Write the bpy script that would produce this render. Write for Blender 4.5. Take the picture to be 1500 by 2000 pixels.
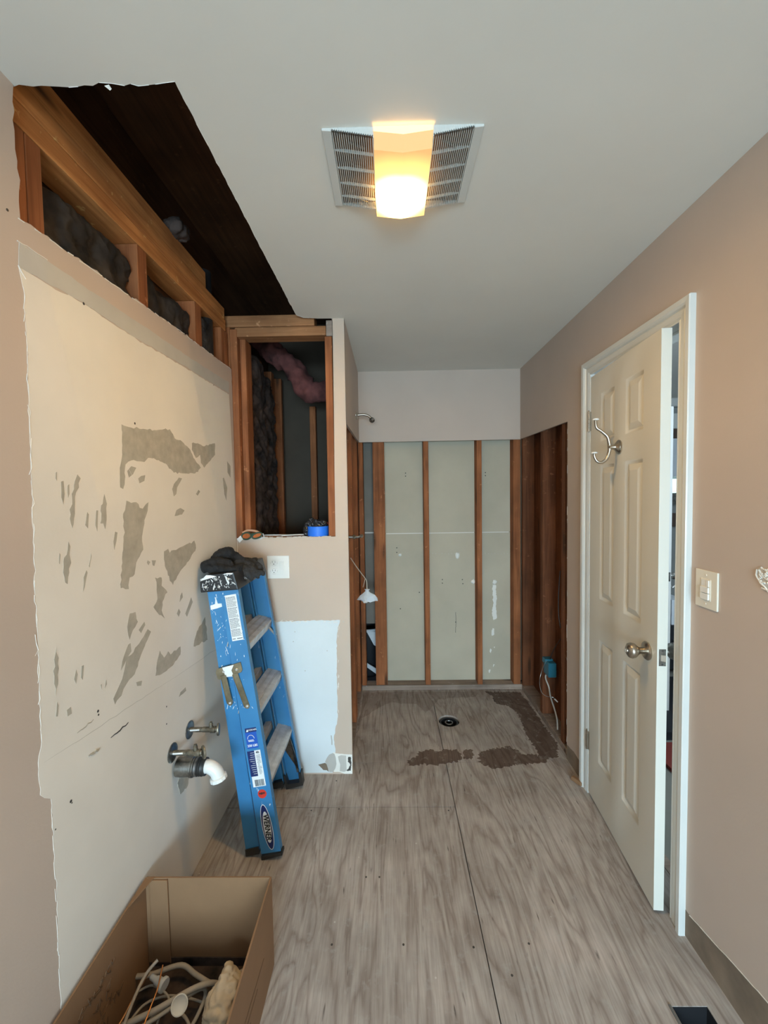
import bpy, bmesh, math, random
from mathutils import Vector, Matrix
from mathutils.noise import noise as mnoise
random.seed(7)
S = bpy.context.scene
for o in list(bpy.data.objects): bpy.data.objects.remove(o)
COL = S.collection
# ------------------------------------------------------------------ camera
CH = 1.5245; FPX = 800.0
def cam_axes(yaw=-.0135, pitch=-.044, roll=-.0155):
    f = Vector((math.sin(yaw), math.cos(yaw), 0)); r = Vector((math.cos(yaw), -math.sin(yaw), 0)); u = Vector((0, 0, 1))
    f, u = f*math.cos(pitch)+u*math.sin(pitch), u*math.cos(pitch)-f*math.sin(pitch)
    r, u = r*math.cos(roll)+u*math.sin(roll), u*math.cos(roll)-r*math.sin(roll)
    return r, u, f
CR, CU, CF_ = cam_axes()
cam = bpy.data.cameras.new('camera'); camo = bpy.data.objects.new('camera', cam); COL.objects.link(camo)
m = Matrix((CR, CU, -CF_)).transposed().to_4x4(); m.translation = (0, 0, CH)
camo.matrix_world = m
cam.sensor_fit = 'HORIZONTAL'; cam.sensor_width = 36; cam.lens = FPX/1500*36; cam.clip_start = .02
S.camera = camo
# ------------------------------------------------------------------ light and exposure
w = bpy.data.worlds.new('world'); S.world = w; w.use_nodes = True
w.node_tree.nodes['Background'].inputs[0].default_value = (.62, .78, 1, 1)
w.node_tree.nodes['Background'].inputs[1].default_value = .25
def area(name, loc, rot, sx, sy, power, col):
    l = bpy.data.lights.new(name, 'AREA'); l.shape = 'RECTANGLE'; l.size = sx; l.size_y = sy; l.energy = power; l.color = col
    o = bpy.data.objects.new(name, l); COL.objects.link(o); o.location = loc; o.rotation_euler = rot; return o
area('window_daylight', (.1, -4.2, 2.1), (math.radians(82), 0, 0), 2.6, 2.2, 540, (.60, .83, 1))
area('window_fill', (.1, -2.95, .98), (math.radians(90), 0, 0), 1.6, 1.25, 60, (.60, .86, 1))   # fill lamp added inside the window behind the camera, for ambient light
area('bedroom_fill', (2.2, .4, 1.9), (math.radians(105), 0, math.radians(-12)), .9, 1.2, 60, (.70, .86, 1))      # lamp added to brighten the next room, apart from its window
S.view_settings.view_transform = 'Standard'; S.view_settings.look = 'None'
S.view_settings.exposure = 0.24; S.view_settings.gamma = 1; S.view_settings.use_curve_mapping = False
# ------------------------------------------------------------------ projection of photo pixels on real planes
def on(px, py, ax, v):
    d = CF_*FPX + CR*(px-750) - CU*(py-1000)
    i = 'XYZ'.index(ax); c = Vector((0, 0, CH))
    return c + d*((v-c[i])/d[i])
XL, XR, XS, D, CFY, CZ = -.817, .988, -.222, 3.104, 2.169, 2.44
# ------------------------------------------------------------------ materials
def nt(name):
    m = bpy.data.materials.new(name); m.use_nodes = True; t = m.node_tree
    return m, t, t.nodes['Principled BSDF']
def N(t, typ, **k):
    n = t.nodes.new(typ)
    for a, b in k.items():
        if a in n.inputs: n.inputs[a].default_value = b
        else: setattr(n, a, b)
    return n
def hexc(r, g, b): return (r, g, b, 1)
def mix(t, a, b, f, mode='MIX'):
    n = t.nodes.new('ShaderNodeMix'); n.data_type = 'RGBA'; n.blend_type = mode
    for s, v in ((6, a), (7, b), (0, f)):
        if hasattr(v, 'links') or hasattr(v, 'is_linked'): t.links.new(v, n.inputs[s])
        else: n.inputs[s].default_value = v
    return n.outputs[2]
def ramp(t, fac, stops):
    n = t.nodes.new('ShaderNodeValToRGB'); e = n.color_ramp.elements
    while len(e) < len(stops): e.new(.5)
    for i, (p, c) in enumerate(stops):
        e[i].position = p; e[i].color = c if len(c) == 4 else (*c, 1)
    t.links.new(fac, n.inputs[0]); return n.outputs[0]
def coords(t, scale=(1, 1, 1), rnd=True, rot=(0, 0, 0)):
    tc = N(t, 'ShaderNodeTexCoord'); mp = N(t, 'ShaderNodeMapping'); mp.inputs['Scale'].default_value = scale; mp.inputs['Rotation'].default_value = rot
    t.links.new(tc.outputs['Object'], mp.inputs['Vector'])
    if rnd:
        oi = N(t, 'ShaderNodeObjectInfo'); v = N(t, 'ShaderNodeVectorMath', operation='SCALE'); v.inputs[0].default_value = (13, 7, 9)
        t.links.new(oi.outputs['Random'], v.inputs['Scale']); t.links.new(v.outputs[0], mp.inputs['Location'])
    return mp.outputs[0]
def bump(t, bs, h, st, dist=.002):
    b = N(t, 'ShaderNodeBump'); b.inputs['Strength'].default_value = st; b.inputs['Distance'].default_value = dist
    t.links.new(h, b.inputs['Height']); t.links.new(b.outputs[0], bs.inputs['Normal'])
def noise_(t, vec, sc, det=4, rough=.55, dist=0):
    n = N(t, 'ShaderNodeTexNoise'); n.inputs['Scale'].default_value = sc; n.inputs['Detail'].default_value = det
    n.inputs['Roughness'].default_value = rough; n.inputs['Distortion'].default_value = dist
    t.links.new(vec, n.inputs['Vector']); return n.outputs['Fac']
def plain(name, c, rough=.6, metal=0, var=.06, nscale=6, bmp=0, bscale=200, spec=.5):
    m, t, b = nt(name); v = coords(t)
    n = noise_(t, v, nscale)
    lo = tuple(x*(1-var*2) for x in c); hi = tuple(min(1, x*(1+var)) for x in c)
    t.links.new(ramp(t, n, [(.3, lo), (.7, hi)]), b.inputs['Base Color'])
    b.inputs['Roughness'].default_value = rough; b.inputs['Metallic'].default_value = metal; b.inputs['Specular IOR Level'].default_value = spec
    if bmp: bump(t, b, noise_(t, v, bscale, 3), bmp)
    return m
def wood(name, c1, c2, axis=2, knots=True, rough=.75, dark=(.05, .025, .012)):
    m, t, b = nt(name); sc = [26, 26, 26]; sc[axis] = 1.3
    v = coords(t, tuple(sc)); sc2 = [9, 9, 9]; sc2[axis] = 1.6; v2 = coords(t, tuple(sc2)); v3 = coords(t)
    g = noise_(t, v, 1.6, 6, .6, .8); base = ramp(t, g, [(.28, c1), (.5, tuple((a+b_)/2 for a, b_ in zip(c1, c2))), (.72, c2)])
    blot = ramp(t, noise_(t, v3, 3.5, 3), [(.3, (.62, .6, .58)), (.65, (1.08, 1.04, 1.0))])
    base = mix(t, base, blot, 1.0, 'MULTIPLY')
    if knots:
        vo = N(t, 'ShaderNodeTexVoronoi'); vo.inputs['Scale'].default_value = 1.15; t.links.new(v2, vo.inputs['Vector'])
        k = ramp(t, vo.outputs['Distance'], [(.07, (.85, .85, .85)), (.17, (0, 0, 0))]); base = mix(t, base, (*dark, 1), k)
        n4 = noise_(t, v3, 24, 3, .7); base = mix(t, base, (min(1, c2[0]*1.7), min(1, c2[1]*1.9), min(1, c2[2]*2.2), 1), ramp(t, n4, [(.64, (0, 0, 0)), (.74, (.5, .5, .5))]))
    t.links.new(base, b.inputs['Base Color']); b.inputs['Roughness'].default_value = rough
    b.inputs['Specular IOR Level'].default_value = .25
    bump(t, b, g, .35, .0015); return m
def plywood(name, tint=(1, 1, 1), rough=.8):
    m, t, b = nt(name)
    v = coords(t, (1, .16, 1), rnd=False); v1 = coords(t, (1, .3, 1), rnd=False); vr = coords(t, (1, 1, 1), rnd=False)
    n1 = noise_(t, v, 7, 3, .5, .6)
    # contour rings of the rotary-cut veneer
    mul = N(t, 'ShaderNodeMath', operation='MULTIPLY'); mul.inputs[1].default_value = 17; t.links.new(n1, mul.inputs[0])
    fr = N(t, 'ShaderNodeMath', operation='PINGPONG'); fr.inputs[1].default_value = 1; t.links.new(mul.outputs[0], fr.inputs[0])
    g = tuple(.165*x for x in tint); 
    colA = (.31*tint[0], .262*tint[1], .232*tint[2]); colB = (.40*tint[0], .352*tint[1], .318*tint[2]); colC = (.45*tint[0], .405*tint[1], .37*tint[2])
    base = ramp(t, fr.outputs[0], [(.0, colA), (.35, colB), (.9, colC)])
    fine = noise_(t, coords(t, (60, 3.2, 60), rnd=False), 2.2, 4, .6)
    base = mix(t, base, ramp(t, fine, [(.3, (.72, .70, .68)), (.6, (1.05, 1.05, 1.05))]), .8, 'MULTIPLY')
    big = ramp(t, noise_(t, vr, 2.4, 5, .6), [(.3, (.72, .70, .69)), (.52, (.95, .95, .95)), (.72, (1.22, 1.22, 1.22))])
    base = mix(t, base, big, 1.0, 'MULTIPLY')
    # short dark checks in the face veneer
    ck = noise_(t, coords(t, (45, 6, 45), rnd=False), 1.5, 2, .5)
    base = mix(t, base, (.07*tint[0], .055*tint[1], .048*tint[2], 1), ramp(t, ck, [(.69, (0, 0, 0)), (.76, (.8, .8, .8))]))
    sp = N(t, 'ShaderNodeTexVoronoi'); sp.inputs['Scale'].default_value = 9; t.links.new(vr, sp.inputs['Vector'])
    base = mix(t, base, (.62, .60, .56, 1), ramp(t, sp.outputs['Distance'], [(.018, (.8, .8, .8)), (.04, (0, 0, 0))]))
    dust = noise_(t, vr, 22, 3, .7)
    base = mix(t, base, (.42, .41, .39, 1), ramp(t, dust, [(.56, (0, 0, 0)), (.76, (.55, .55, .55))]))
    t.links.new(base, b.inputs['Base Color']); b.inputs['Roughness'].default_value = rough; b.inputs['Specular IOR Level'].default_value = .3
    bump(t, b, fine, .3, .001); return m
def ladder_blue():
    m, t, b = nt('blue_fiberglass'); v = coords(t)
    base = ramp(t, noise_(t, v, 5, 4), [(.3, (.032, .175, .38)), (.7, (.050, .235, .47))])
    v2 = coords(t, (1, 1, .35))
    sp = noise_(t, v2, 46, 4, .7); big = noise_(t, v, 7, 2)
    mk = N(t, 'ShaderNodeMath', operation='MULTIPLY'); t.links.new(ramp(t, sp, [(.66, (0, 0, 0)), (.70, (1, 1, 1))]), mk.inputs[0]); t.links.new(ramp(t, big, [(.48, (0, 0, 0)), (.6, (1, 1, 1))]), mk.inputs[1])
    base = mix(t, base, (.78, .80, .80, 1), mk.outputs[0])
    t.links.new(base, b.inputs['Base Color']); b.inputs['Roughness'].default_value = .42; return m
M = {}
M['paint'] = plain('tan_wall_paint', (.545, .445, .375), .7, var=.03, nscale=2, bmp=.12, bscale=120)
M['paint2'] = plain('beige_wall_paint', (.57, .46, .37), .7, var=.03, nscale=2, bmp=.1, bscale=120)
M['primer'] = plain('cream_old_paint', (.79, .745, .675), .65, var=.04, nscale=2.5, bmp=.15, bscale=60)
M['band'] = plain('grey_skim_band', (.52, .50, .46), .8, var=.06, nscale=5)
M['scar'] = plain('bare_drywall_paper', (.435, .405, .34), .9, var=.08, nscale=30)
M['tear'] = plain('torn_white_paper', (.82, .80, .74), .9, var=.05)
M['white_patch'] = plain('white_old_paint', (.68, .74, .76), .6, var=.03, nscale=3, bmp=.15, bscale=50)
M['ceil'] = plain('ceiling_paint', (.77, .75, .69), .85, var=.02, nscale=2, bmp=.08, bscale=90)
M['gyp'] = plain('gypsum', (.72, .70, .66), .9)
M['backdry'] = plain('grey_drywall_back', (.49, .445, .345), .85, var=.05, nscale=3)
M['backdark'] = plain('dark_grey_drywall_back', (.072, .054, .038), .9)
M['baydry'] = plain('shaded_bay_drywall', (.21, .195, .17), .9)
M['brownpaper'] = plain('brown_drywall_paper', (.24, .185, .135), .9, var=.15, nscale=9)
M['stud'] = wood('aged_stud_wood', (.22, .072, .026), (.43, .165, .066))
M['stud_shade'] = wood('shaded_stud_wood', (.10, .035, .014), (.21, .080, .035))  # darker copy of the stud wood, shade put into its colour
M['studh'] = wood('aged_plate_wood', (.26, .11, .045), (.48, .24, .11), axis=0)
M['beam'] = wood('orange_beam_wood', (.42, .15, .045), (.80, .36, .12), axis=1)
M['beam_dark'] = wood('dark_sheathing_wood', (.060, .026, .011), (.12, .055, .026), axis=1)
M['plate_grey'] = wood('greyed_plate_wood', (.22, .165, .135), (.42, .345, .29), axis=0)
M['ply'] = plywood('weathered_plywood')
M['stain'] = plywood('water_stained_plywood', (.34, .27, .235), .65)
M['stain2'] = plywood('grey_stained_plywood', (.74, .72, .71), .75)
M['void'] = plain('under_floor_dark', (.006, .006, .007), .9)
M['door'] = plain('white_door_paint', (.70, .68, .61), .38, var=.015, nscale=2, bmp=.05, bscale=60)
M['trim'] = plain('white_trim_paint', (.66, .67, .64), .35, var=.02, nscale=4)
M['nickel'] = plain('satin_nickel', (.52, .47, .40), .28, 1, var=.05)
M['chrome'] = plain('chrome', (.62, .62, .60), .16, 1, var=.1, nscale=30)
M['brass_old'] = plain('corroded_brass', (.26, .23, .175), .45, .8, var=.3, nscale=60)
M['chrome_old'] = plain('dull_chrome', (.30, .30, .285), .35, 1, var=.25, nscale=40)
M['rubber'] = plain('black_rubber', (.022, .021, .020), .5)
M['pvc'] = plain('white_pvc', (.82, .82, .79), .35)
M['plastic'] = plain('white_plastic', (.83, .82, .78), .3, var=.01)
M['ivory'] = plain('ivory_plastic', (.80, .755, .65), .3, var=.01)
M['slot'] = plain('dark_slot', (.05, .045, .04), .6)
M['black'] = plain('black_plastic', (.016, .016, .018), .45)
M['alu'] = plain('aluminium', (.62, .59, .55), .42, .55, var=.12, nscale=25, bmp=.1)
M['zinc'] = plain('yellow_zinc', (.40, .35, .24), .33, .9, var=.2, nscale=20)
M['blue'] = ladder_blue()
M['splash'] = plain('white_paint_splash', (.85, .86, .85), .6)
M['label_w'] = plain('white_sticker', (.80, .80, .79), .4, var=.01)
M['label_navy'] = plain('navy_print', (.012, .025, .12), .4, var=.02)
M['label_blue'] = plain('blue_print', (.018, .10, .46), .4, var=.02)
M['label_black'] = plain('black_print', (.02, .02, .02), .5, var=.02)
M['label_red'] = plain('red_sticker', (.62, .045, .03), .4, var=.05)
M['glove'] = plain('dark_glove_fabric', (.012, .012, .013), .9, var=.25, nscale=30, bmp=.5, bscale=400)
M['glove2'] = plain('grey_glove_fabric', (.030, .030, .031), .85, var=.25, nscale=20, bmp=.5, bscale=400)
M['card'] = plain('cardboard', (.25, .136, .066), .85, var=.06, nscale=4, bmp=.12, bscale=90)
M['print'] = plain('cardboard_print', (.155, .088, .046), .9)
M['cable'] = plain('white_cable', (.42, .38, .33), .5, var=.12, nscale=15)
M['copper'] = plain('copper_wire', (.55, .27, .12), .5, 1)
M['paperbag'] = plain('crumpled_paper', (.66, .56, .42), .8, var=.08)
M['string'] = plain('cotton_string', (.62, .56, .46), .9)
M['plasticbag'] = plain('translucent_white_bag', (.66, .71, .76), .3, var=.05)
M['bluetape'] = plain('blue_masking_tape', (.020, .20, .90), .5, var=.04)
M['binbag'] = plain('black_bin_liner', (.03, .03, .034), .25, var=.5, nscale=40)
M['orange'] = plain('orange_lens', (.50, .13, .03), .2, var=.2, nscale=30)
M['green'] = plain('green_rubber', (.03, .07, .04), .5)
M['peach'] = plain('peach_strap', (.60, .33, .20), .7)
M['teal'] = plain('blue_electrical_box', (.020, .15, .22), .4, var=.1)
M['pink'] = plain('pink_insulation', (.15, .048, .042), .95, var=.35, nscale=12, bmp=.8, bscale=40)
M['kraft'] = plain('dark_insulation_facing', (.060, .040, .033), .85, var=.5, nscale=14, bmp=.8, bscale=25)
M['grime'] = plain('charcoal_insulation', (.030, .022, .017), .8, var=.6, nscale=12, bmp=1, bscale=25)
M['steel'] = plain('galvanised_steel', (.28, .28, .28), .4, 1)
M['roomwall'] = plain('blue_grey_wall', (.33, .35, .34), .8)
M['cupboard'] = plain('black_cabinet', (.012, .014, .018), .5)
M['redcloth'] = plain('red_cloth', (.22, .035, .025), .8)
M['roomfloor'] = plain('green_grey_floor', (.24, .24, .21), .7)
M['brownframe'] = plain('dark_brown_paint', (.09, .06, .045), .6)
def emis(name, c, s):
    m, t, b = nt(name); b.inputs['Base Color'].default_value = (*c, 1); b.inputs['Emission Color'].default_value = (*c, 1); b.inputs['Emission Strength'].default_value = s
    return m
M['daypane'] = emis('daylit_window_pane', (.72, .97, 1), 1.3)
M['bulb'] = emis('warm_bulb', (1, .56, .18), 60)
def lens_mat(bulb):
    m, t, b = nt('lit_diffuser')
    tc = N(t, 'ShaderNodeTexCoord'); d = N(t, 'ShaderNodeVectorMath', operation='DISTANCE'); d.inputs[1].default_value = bulb
    mp = N(t, 'ShaderNodeMapping'); t.links.new(tc.outputs['Object'], mp.inputs['Vector']); t.links.new(mp.outputs[0], d.inputs[0])
    s = ramp(t, d.outputs['Value'], [(.0, (1, 1, 1)), (.045, (.35, .35, .35)), (.075, (.014, .014, .014)), (.10, (.0036, .0036, .0036)), (.17, (.0014, .0014, .0014))])
    c = ramp(t, d.outputs['Value'], [(.04, (1, .60, .20)), (.10, (1, .56, .14)), (.16, (1, .50, .14)), (.3, (1, .50, .18))])
    mu = N(t, 'ShaderNodeMath', operation='MULTIPLY'); mu.inputs[1].default_value = LENS; t.links.new(s, mu.inputs[0])
    t.links.new(c, b.inputs['Emission Color']); t.links.new(mu.outputs[0], b.inputs['Emission Strength'])
    b.inputs['Base Color'].default_value = (.38, .30, .20, 1); b.inputs['Roughness'].default_value = .4
    return m
LENS = 520.0
# ------------------------------------------------------------------ geometry helpers
def root(name, loc, label, cat, group=None, kind=None):
    o = bpy.data.objects.new(name, None); COL.objects.link(o); o.location = loc; o.empty_display_size = .05
    return tag(o, label, cat, group, kind)
def tag(o, label=None, cat=None, group=None, kind=None):
    for k, v in (('label', label), ('category', cat), ('group', group), ('kind', kind)):
        if v: o[k] = v
    return o
def wloc(o):
    v = Vector((0, 0, 0))
    while o: v += o.location; o = o.parent
    return v
class B:
    def __init__(s): s.v = []; s.f = []; s.mi = []; s.cur = 0
    def add(s, vs, fs):
        n = len(s.v); s.v += [Vector(x) for x in vs]; s.f += [[i+n for i in f] for f in fs]; s.mi += [s.cur]*len(fs); return s
    def box(s, x0, y0, z0, x1, y1, z1, mat=None):
        vs = [Vector((x, y, z)) for x in (x0, x1) for y in (y0, y1) for z in (z0, z1)]
        if mat: vs = [mat @ q for q in vs]
        return s.add(vs, [(0, 1, 3, 2), (4, 6, 7, 5), (0, 4, 5, 1), (2, 3, 7, 6), (0, 2, 6, 4), (1, 5, 7, 3)])
    def prism(s, pts, d):                       # polygon of 3-D points pushed along vector d
        n = len(pts); d = Vector(d); a = [Vector(p) for p in pts]; b = [p+d for p in a]
        return s.add(a+b, [list(range(n))[::-1], [i+n for i in range(n)]]+[(i, (i+1) % n, (i+1) % n+n, i+n) for i in range(n)])
    def tube(s, pts, r, seg=10, caps=True):
        P = [Vector(p) for p in pts]; rs = r if isinstance(r, (list, tuple)) else [r]*len(P); base = []; n0 = len(s.v); up = None
        vs = []
        for i, p in enumerate(P):
            t = (P[min(i+1, len(P)-1)]-P[max(i-1, 0)]).normalized()
            if up is None: up = t.orthogonal().normalized()
            up = (up-t*up.dot(t)).normalized() if (up-t*up.dot(t)).length > 1e-6 else t.orthogonal().normalized()
            q = t.cross(up)
            vs += [p+(up*math.cos(a)+q*math.sin(a))*rs[i] for a in [2*math.pi*k/seg for k in range(seg)]]
        fs = [(i*seg+k, i*seg+(k+1) % seg, (i+1)*seg+(k+1) % seg, (i+1)*seg+k) for i in range(len(P)-1) for k in range(seg)]
        if caps: fs += [list(range(seg))[::-1], [(len(P)-1)*seg+k for k in range(seg)]]
        return s.add(vs, fs)
    def lathe(s, prof, o, ax, seg=24):            # prof: (distance along axis, radius)
        o = Vector(o); ax = Vector(ax).normalized()
        return s.tube_profile([(o+ax*h, r) for h, r in prof], ax, seg)
    def tube_profile(s, pr, ax, seg):
        up = ax.orthogonal().normalized(); q = ax.cross(up); vs = []
        for p, r in pr: vs += [p+(up*math.cos(2*math.pi*k/seg)+q*math.sin(2*math.pi*k/seg))*max(r, 1e-5) for k in range(seg)]
        n = len(pr); fs = [(i*seg+k, i*seg+(k+1) % seg, (i+1)*seg+(k+1) % seg, (i+1)*seg+k) for i in range(n-1) for k in range(seg)]
        fs += [list(range(seg))[::-1], [(n-1)*seg+k for k in range(seg)]]
        return s.add(vs, fs)
    def build(s, name, mat, parent=None, smooth=False, bevel=0, label=None, seg=1, **k):
        off = wloc(parent); me = bpy.data.meshes.new(name); me.from_pydata([v-off for v in s.v], [], s.f)
        mats = mat if isinstance(mat, (list, tuple)) else [mat]
        for q in mats: me.materials.append(q)
        for p, i in zip(me.polygons, s.mi): p.material_index = i
        bm = bmesh.new(); bm.from_mesh(me)
        if smooth: bmesh.ops.remove_doubles(bm, verts=bm.verts, dist=1e-6)
        bmesh.ops.recalc_face_normals(bm, faces=bm.faces)
        if bevel: bmesh.ops.bevel(bm, geom=bm.edges[:], offset=bevel, segments=seg, affect='EDGES', profile=.7, clamp_overlap=True)
        bm.to_mesh(me); bm.free()
        if smooth:
            me.polygons.foreach_set('use_smooth', [True]*len(me.polygons))
            me.set_sharp_from_angle(angle=math.radians(42))
        o = bpy.data.objects.new(name, me); COL.objects.link(o)
        if parent: o.parent = parent
        if label: o['label'] = label
        return tag(o, None, k.get('cat'), k.get('group'), k.get('kind'))
def box(name, mat, a, b, parent=None, bevel=0, **k): return B().box(*a, *b).build(name, mat, parent, bevel=bevel, **k)
def jag(pts, amp, step=.02, seed=0, closed=True, skip=()):
    """make the sides of a 3-D polygon ragged within its own plane"""
    rnd = random.Random(seed); P = [Vector(p) for p in pts]; out = []; n = len(P)
    nrm = (P[1]-P[0]).cross(P[2]-P[0]) if len(P) > 2 else Vector((1, 0, 0))
    nrm = nrm.normalized() if nrm.length > 1e-9 else Vector((1, 0, 0))
    for i in range(n if closed else n-1):
        a, b = P[i], P[(i+1) % n]; L = (b-a).length; k = max(1, int(L/step)) if i not in skip else 1
        t = (b-a).normalized() if L else Vector((0, 0, 0)); q = nrm.cross(t)
        out.append(a)
        for j in range(1, k): out.append(a+(b-a)*((j+rnd.uniform(-.3, .3))/k)+q*rnd.gauss(0, amp))
    if not closed: out.append(P[-1])
    return out
def text_mesh(body, size, origin, xdir, ydir, mat, parent, name='lettering', depth=.0004, align='CENTER', shear=0, bold=0, sx=1):
    c = bpy.data.curves.new(name, 'FONT'); c.body = body; c.size = size; c.align_x = align; c.align_y = 'CENTER'; c.extrude = depth; c.resolution_u = 3; c.shear = shear; c.offset = bold
    o = bpy.data.objects.new(name, c); COL.objects.link(o); bpy.context.view_layer.update()
    me = bpy.data.meshes.new_from_object(o); bpy.data.objects.remove(o); me.name = name
    X = Vector(xdir).normalized(); Y = Vector(ydir).normalized(); Z = X.cross(Y); R = Matrix((X, Y, Z)).transposed()
    off = wloc(parent)
    for v in me.vertices:
        q = v.co.copy(); q.x *= sx; v.co = R @ q + Vector(origin) - off
    me.materials.clear(); me.materials.append(mat)
    o = bpy.data.objects.new(name, me); COL.objects.link(o); o.parent = parent; return o
def struct(o): o['kind'] = 'structure'; return o
def smoothcurve(P, n=6):
    P = [Vector(p) for p in P]; out = []
    for i in range(len(P)-1):
        a, b, c, d = P[max(i-1, 0)], P[i], P[i+1], P[min(i+2, len(P)-1)]
        for k in range(n):
            t = k/n; out.append(.5*((2*b)+(c-a)*t+(2*a-5*b+4*c-d)*t*t+(3*b-a-3*c+d)*t**3))
    return out+[P[-1]]
def remesh(o, size, smooth_it=4, disp=0, seed=0, freq=40, ridged=False):
    """fuse a part into one skin, then soften and wrinkle it"""
    md = o.modifiers.new('r', 'REMESH'); md.mode = 'VOXEL'; md.voxel_size = size
    dg = bpy.context.evaluated_depsgraph_get(); me = bpy.data.meshes.new_from_object(o.evaluated_get(dg)); o.modifiers.clear()
    mats = [m for m in o.data.materials]; me.materials.clear()
    for q in mats: me.materials.append(q)
    bm = bmesh.new(); bm.from_mesh(me)
    for _ in range(smooth_it): bmesh.ops.smooth_vert(bm, verts=bm.verts, factor=.5, use_axis_x=True, use_axis_y=True, use_axis_z=True)
    bm.normal_update()
    if disp:
        for v in bm.verts:
            n = mnoise(v.co*freq+Vector((seed, 0, 0)))
            if ridged: n = 1-2*abs(n)
            v.co += v.normal*disp*n
    bm.to_mesh(me); bm.free(); me.polygons.foreach_set('use_smooth', [True]*len(me.polygons)); o.data = me; return o
# ================================================================== SETTING
# ---- floor: dark slab with plywood sheets as parts
def ring_fill(x0, y0, x1, y1, c, r, z0, z1, seg=32):
    """rectangular plate with a round hole"""
    b = B(); hole = [(c[0]+r*math.cos(2*math.pi*k/seg), c[1]+r*math.sin(2*math.pi*k/seg)) for k in range(seg)]
    def edge(p):
        dx, dy = p[0]-c[0], p[1]-c[1]; ts = []
        if dx > 1e-9: ts.append((x1-c[0])/dx)
        if dx < -1e-9: ts.append((x0-c[0])/dx)
        if dy > 1e-9: ts.append((y1-c[1])/dy)
        if dy < -1e-9: ts.append((y0-c[1])/dy)
        t = min(ts); return (c[0]+dx*t, c[1]+dy*t)
    angs = sorted([math.atan2(p[1]-c[1], p[0]-c[0]) for p in hole]+[math.atan2(y-c[1], x-c[0]) for x in (x0, x1) for y in (y0, y1)])
    H = [(c[0]+r*math.cos(a), c[1]+r*math.sin(a)) for a in angs]; O = [edge(p) for p in H]; n = len(H)
    vs = [(*p, z1) for p in H]+[(*p, z1) for p in O]+[(*p, z0) for p in H]+[(*p, z0) for p in O]
    fs = []
    for i in range(n):
        j = (i+1) % n
        fs += [(i, j, n+j, n+i), (2*n+i, 3*n+i, 3*n+j, 2*n+j), (i, 2*n+i, 2*n+j, j), (n+i, n+j, 3*n+j, 3*n+i)]
    return b.add(vs, fs)
DR = (.377, 2.684); DRr = .070
floor = struct(box('floor', M['void'], (-1.1, -3.1, -.30), (4.3, 6.2, -.25)))
PT = -.001
SEAM = .298
g = .0018
def sheet(x0, y0, x1, y1): return box('plywood_sheet', M['ply'], (x0+g, y0+g, -.019), (x1-g, y1-g, 0), floor)
# left column of sheets, right column of sheets; the sheets run into the shower
sheet(-.95, -3.05, SEAM, .71); sheet(-.95, .71, SEAM, 1.93); sheet(-.95, 1.93, SEAM-.0, 2.262); sheet(-.95, 2.262, SEAM, 3.25)
REG = (.812, .915, .86, 1.155)  # floor register opening
sheet(SEAM, -3.05, 1.09, .86)
B().prism([(SEAM+g, .86+g, -.019), (REG[0], .86+g, -.019), (REG[0], REG[3], -.019), (REG[1], REG[3], -.019), (REG[1], .86+g, -.019), (1.09-g, .86+g, -.019), (1.09-g, 2.262-g, -.019), (SEAM+g, 2.262-g, -.019)], (0, 0, .019)).build('plywood_sheet', M['ply'], floor)
ring_fill(SEAM+g, 2.262+g, 1.09-g, 3.25, DR, DRr, -.019, 0).build('plywood_sheet', M['ply'], floor, label='plywood sheet with a round hole for the shower drain')
box('threshold', M['plate_grey'], (1.09, 1.40, -.019), (1.13, 2.04, .002), floor)
box('next_room_floor', M['roomfloor'], (1.13, -.2, -.019), (4.3, 6.2, 0), floor)
for (x, y) in [(on(px, py, 'Z', 0).x, on(px, py, 'Z', 0).y) for px, py in [(715, 1713), (741, 1713), (788, 1845), (648, 1845), (662, 1580), (876, 1583), (1033, 1843), (925, 1850), (608, 1583), (657, 1525), (1000, 1905)]]:
    B().lathe([(0, .004), (.0006, .004)], (x, y, -.0002), (0, 0, 1), 8).build('nail_head', M['slot'], floor)
# stains: darker areas of the plywood
def flat_px(name, pts, mat, parent, th, ax, v, amp, step, seed, sgn=1, label=None):
    P = [on(x, y, ax, v) for x, y in pts]; P = jag(P, amp, step, seed); d = [0, 0, 0]; d['XYZ'.index(ax)] = th*sgn
    return B().prism(P, d).build(name, mat, parent, label=label)
c5 = lambda L: [(660+x/3.26, 1050+y/3.26) for x, y in L]
flat_px('water_stain', c5([(935, 980), (1160, 985), (1200, 1030), (1300, 1180), (1400, 1310), (1400, 1400), (1330, 1410), (1270, 1390), (1270, 1360), (1195, 1250), (1165, 1160), (1140, 1110), (1070, 1065), (1010, 1060), (985, 1010)]), M['stain'], floor, .0006, 'Z', 0, .005, .010, 3)
flat_px('water_stain', c5([(500, 1375), (560, 1350), (650, 1360), (700, 1350), (775, 1355), (790, 1410), (760, 1430), (690, 1440), (640, 1455), (560, 1440), (480, 1455), (440, 1420), (500, 1400)]), M['stain'], floor, .0006, 'Z', 0, .0065, .008, 4)
flat_px('water_stain', c5([(800, 1355), (850, 1350), (870, 1385), (850, 1415), (800, 1410)]), M['stain'], floor, .0006, 'Z', 0, .005, .008, 5)
flat_px('water_stain', c5([(900, 1370), (1000, 1345), (1080, 1330), (1130, 1345), (1180, 1380), (1265, 1380), (1335, 1410), (1330, 1430), (1230, 1440), (1150, 1445), (1050, 1465), (970, 1465), (910, 1440), (895, 1400)]), M['stain'], floor, .0006, 'Z', 0, .0065, .008, 6)
flat_px('water_stain', c5([(1335, 1405), (1420, 1400), (1460, 1420), (1500, 1500), (1480, 1545), (1440, 1480), (1380, 1440)]), M['stain2'], floor, .0004, 'Z', 0, .004, .02, 7)
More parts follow.
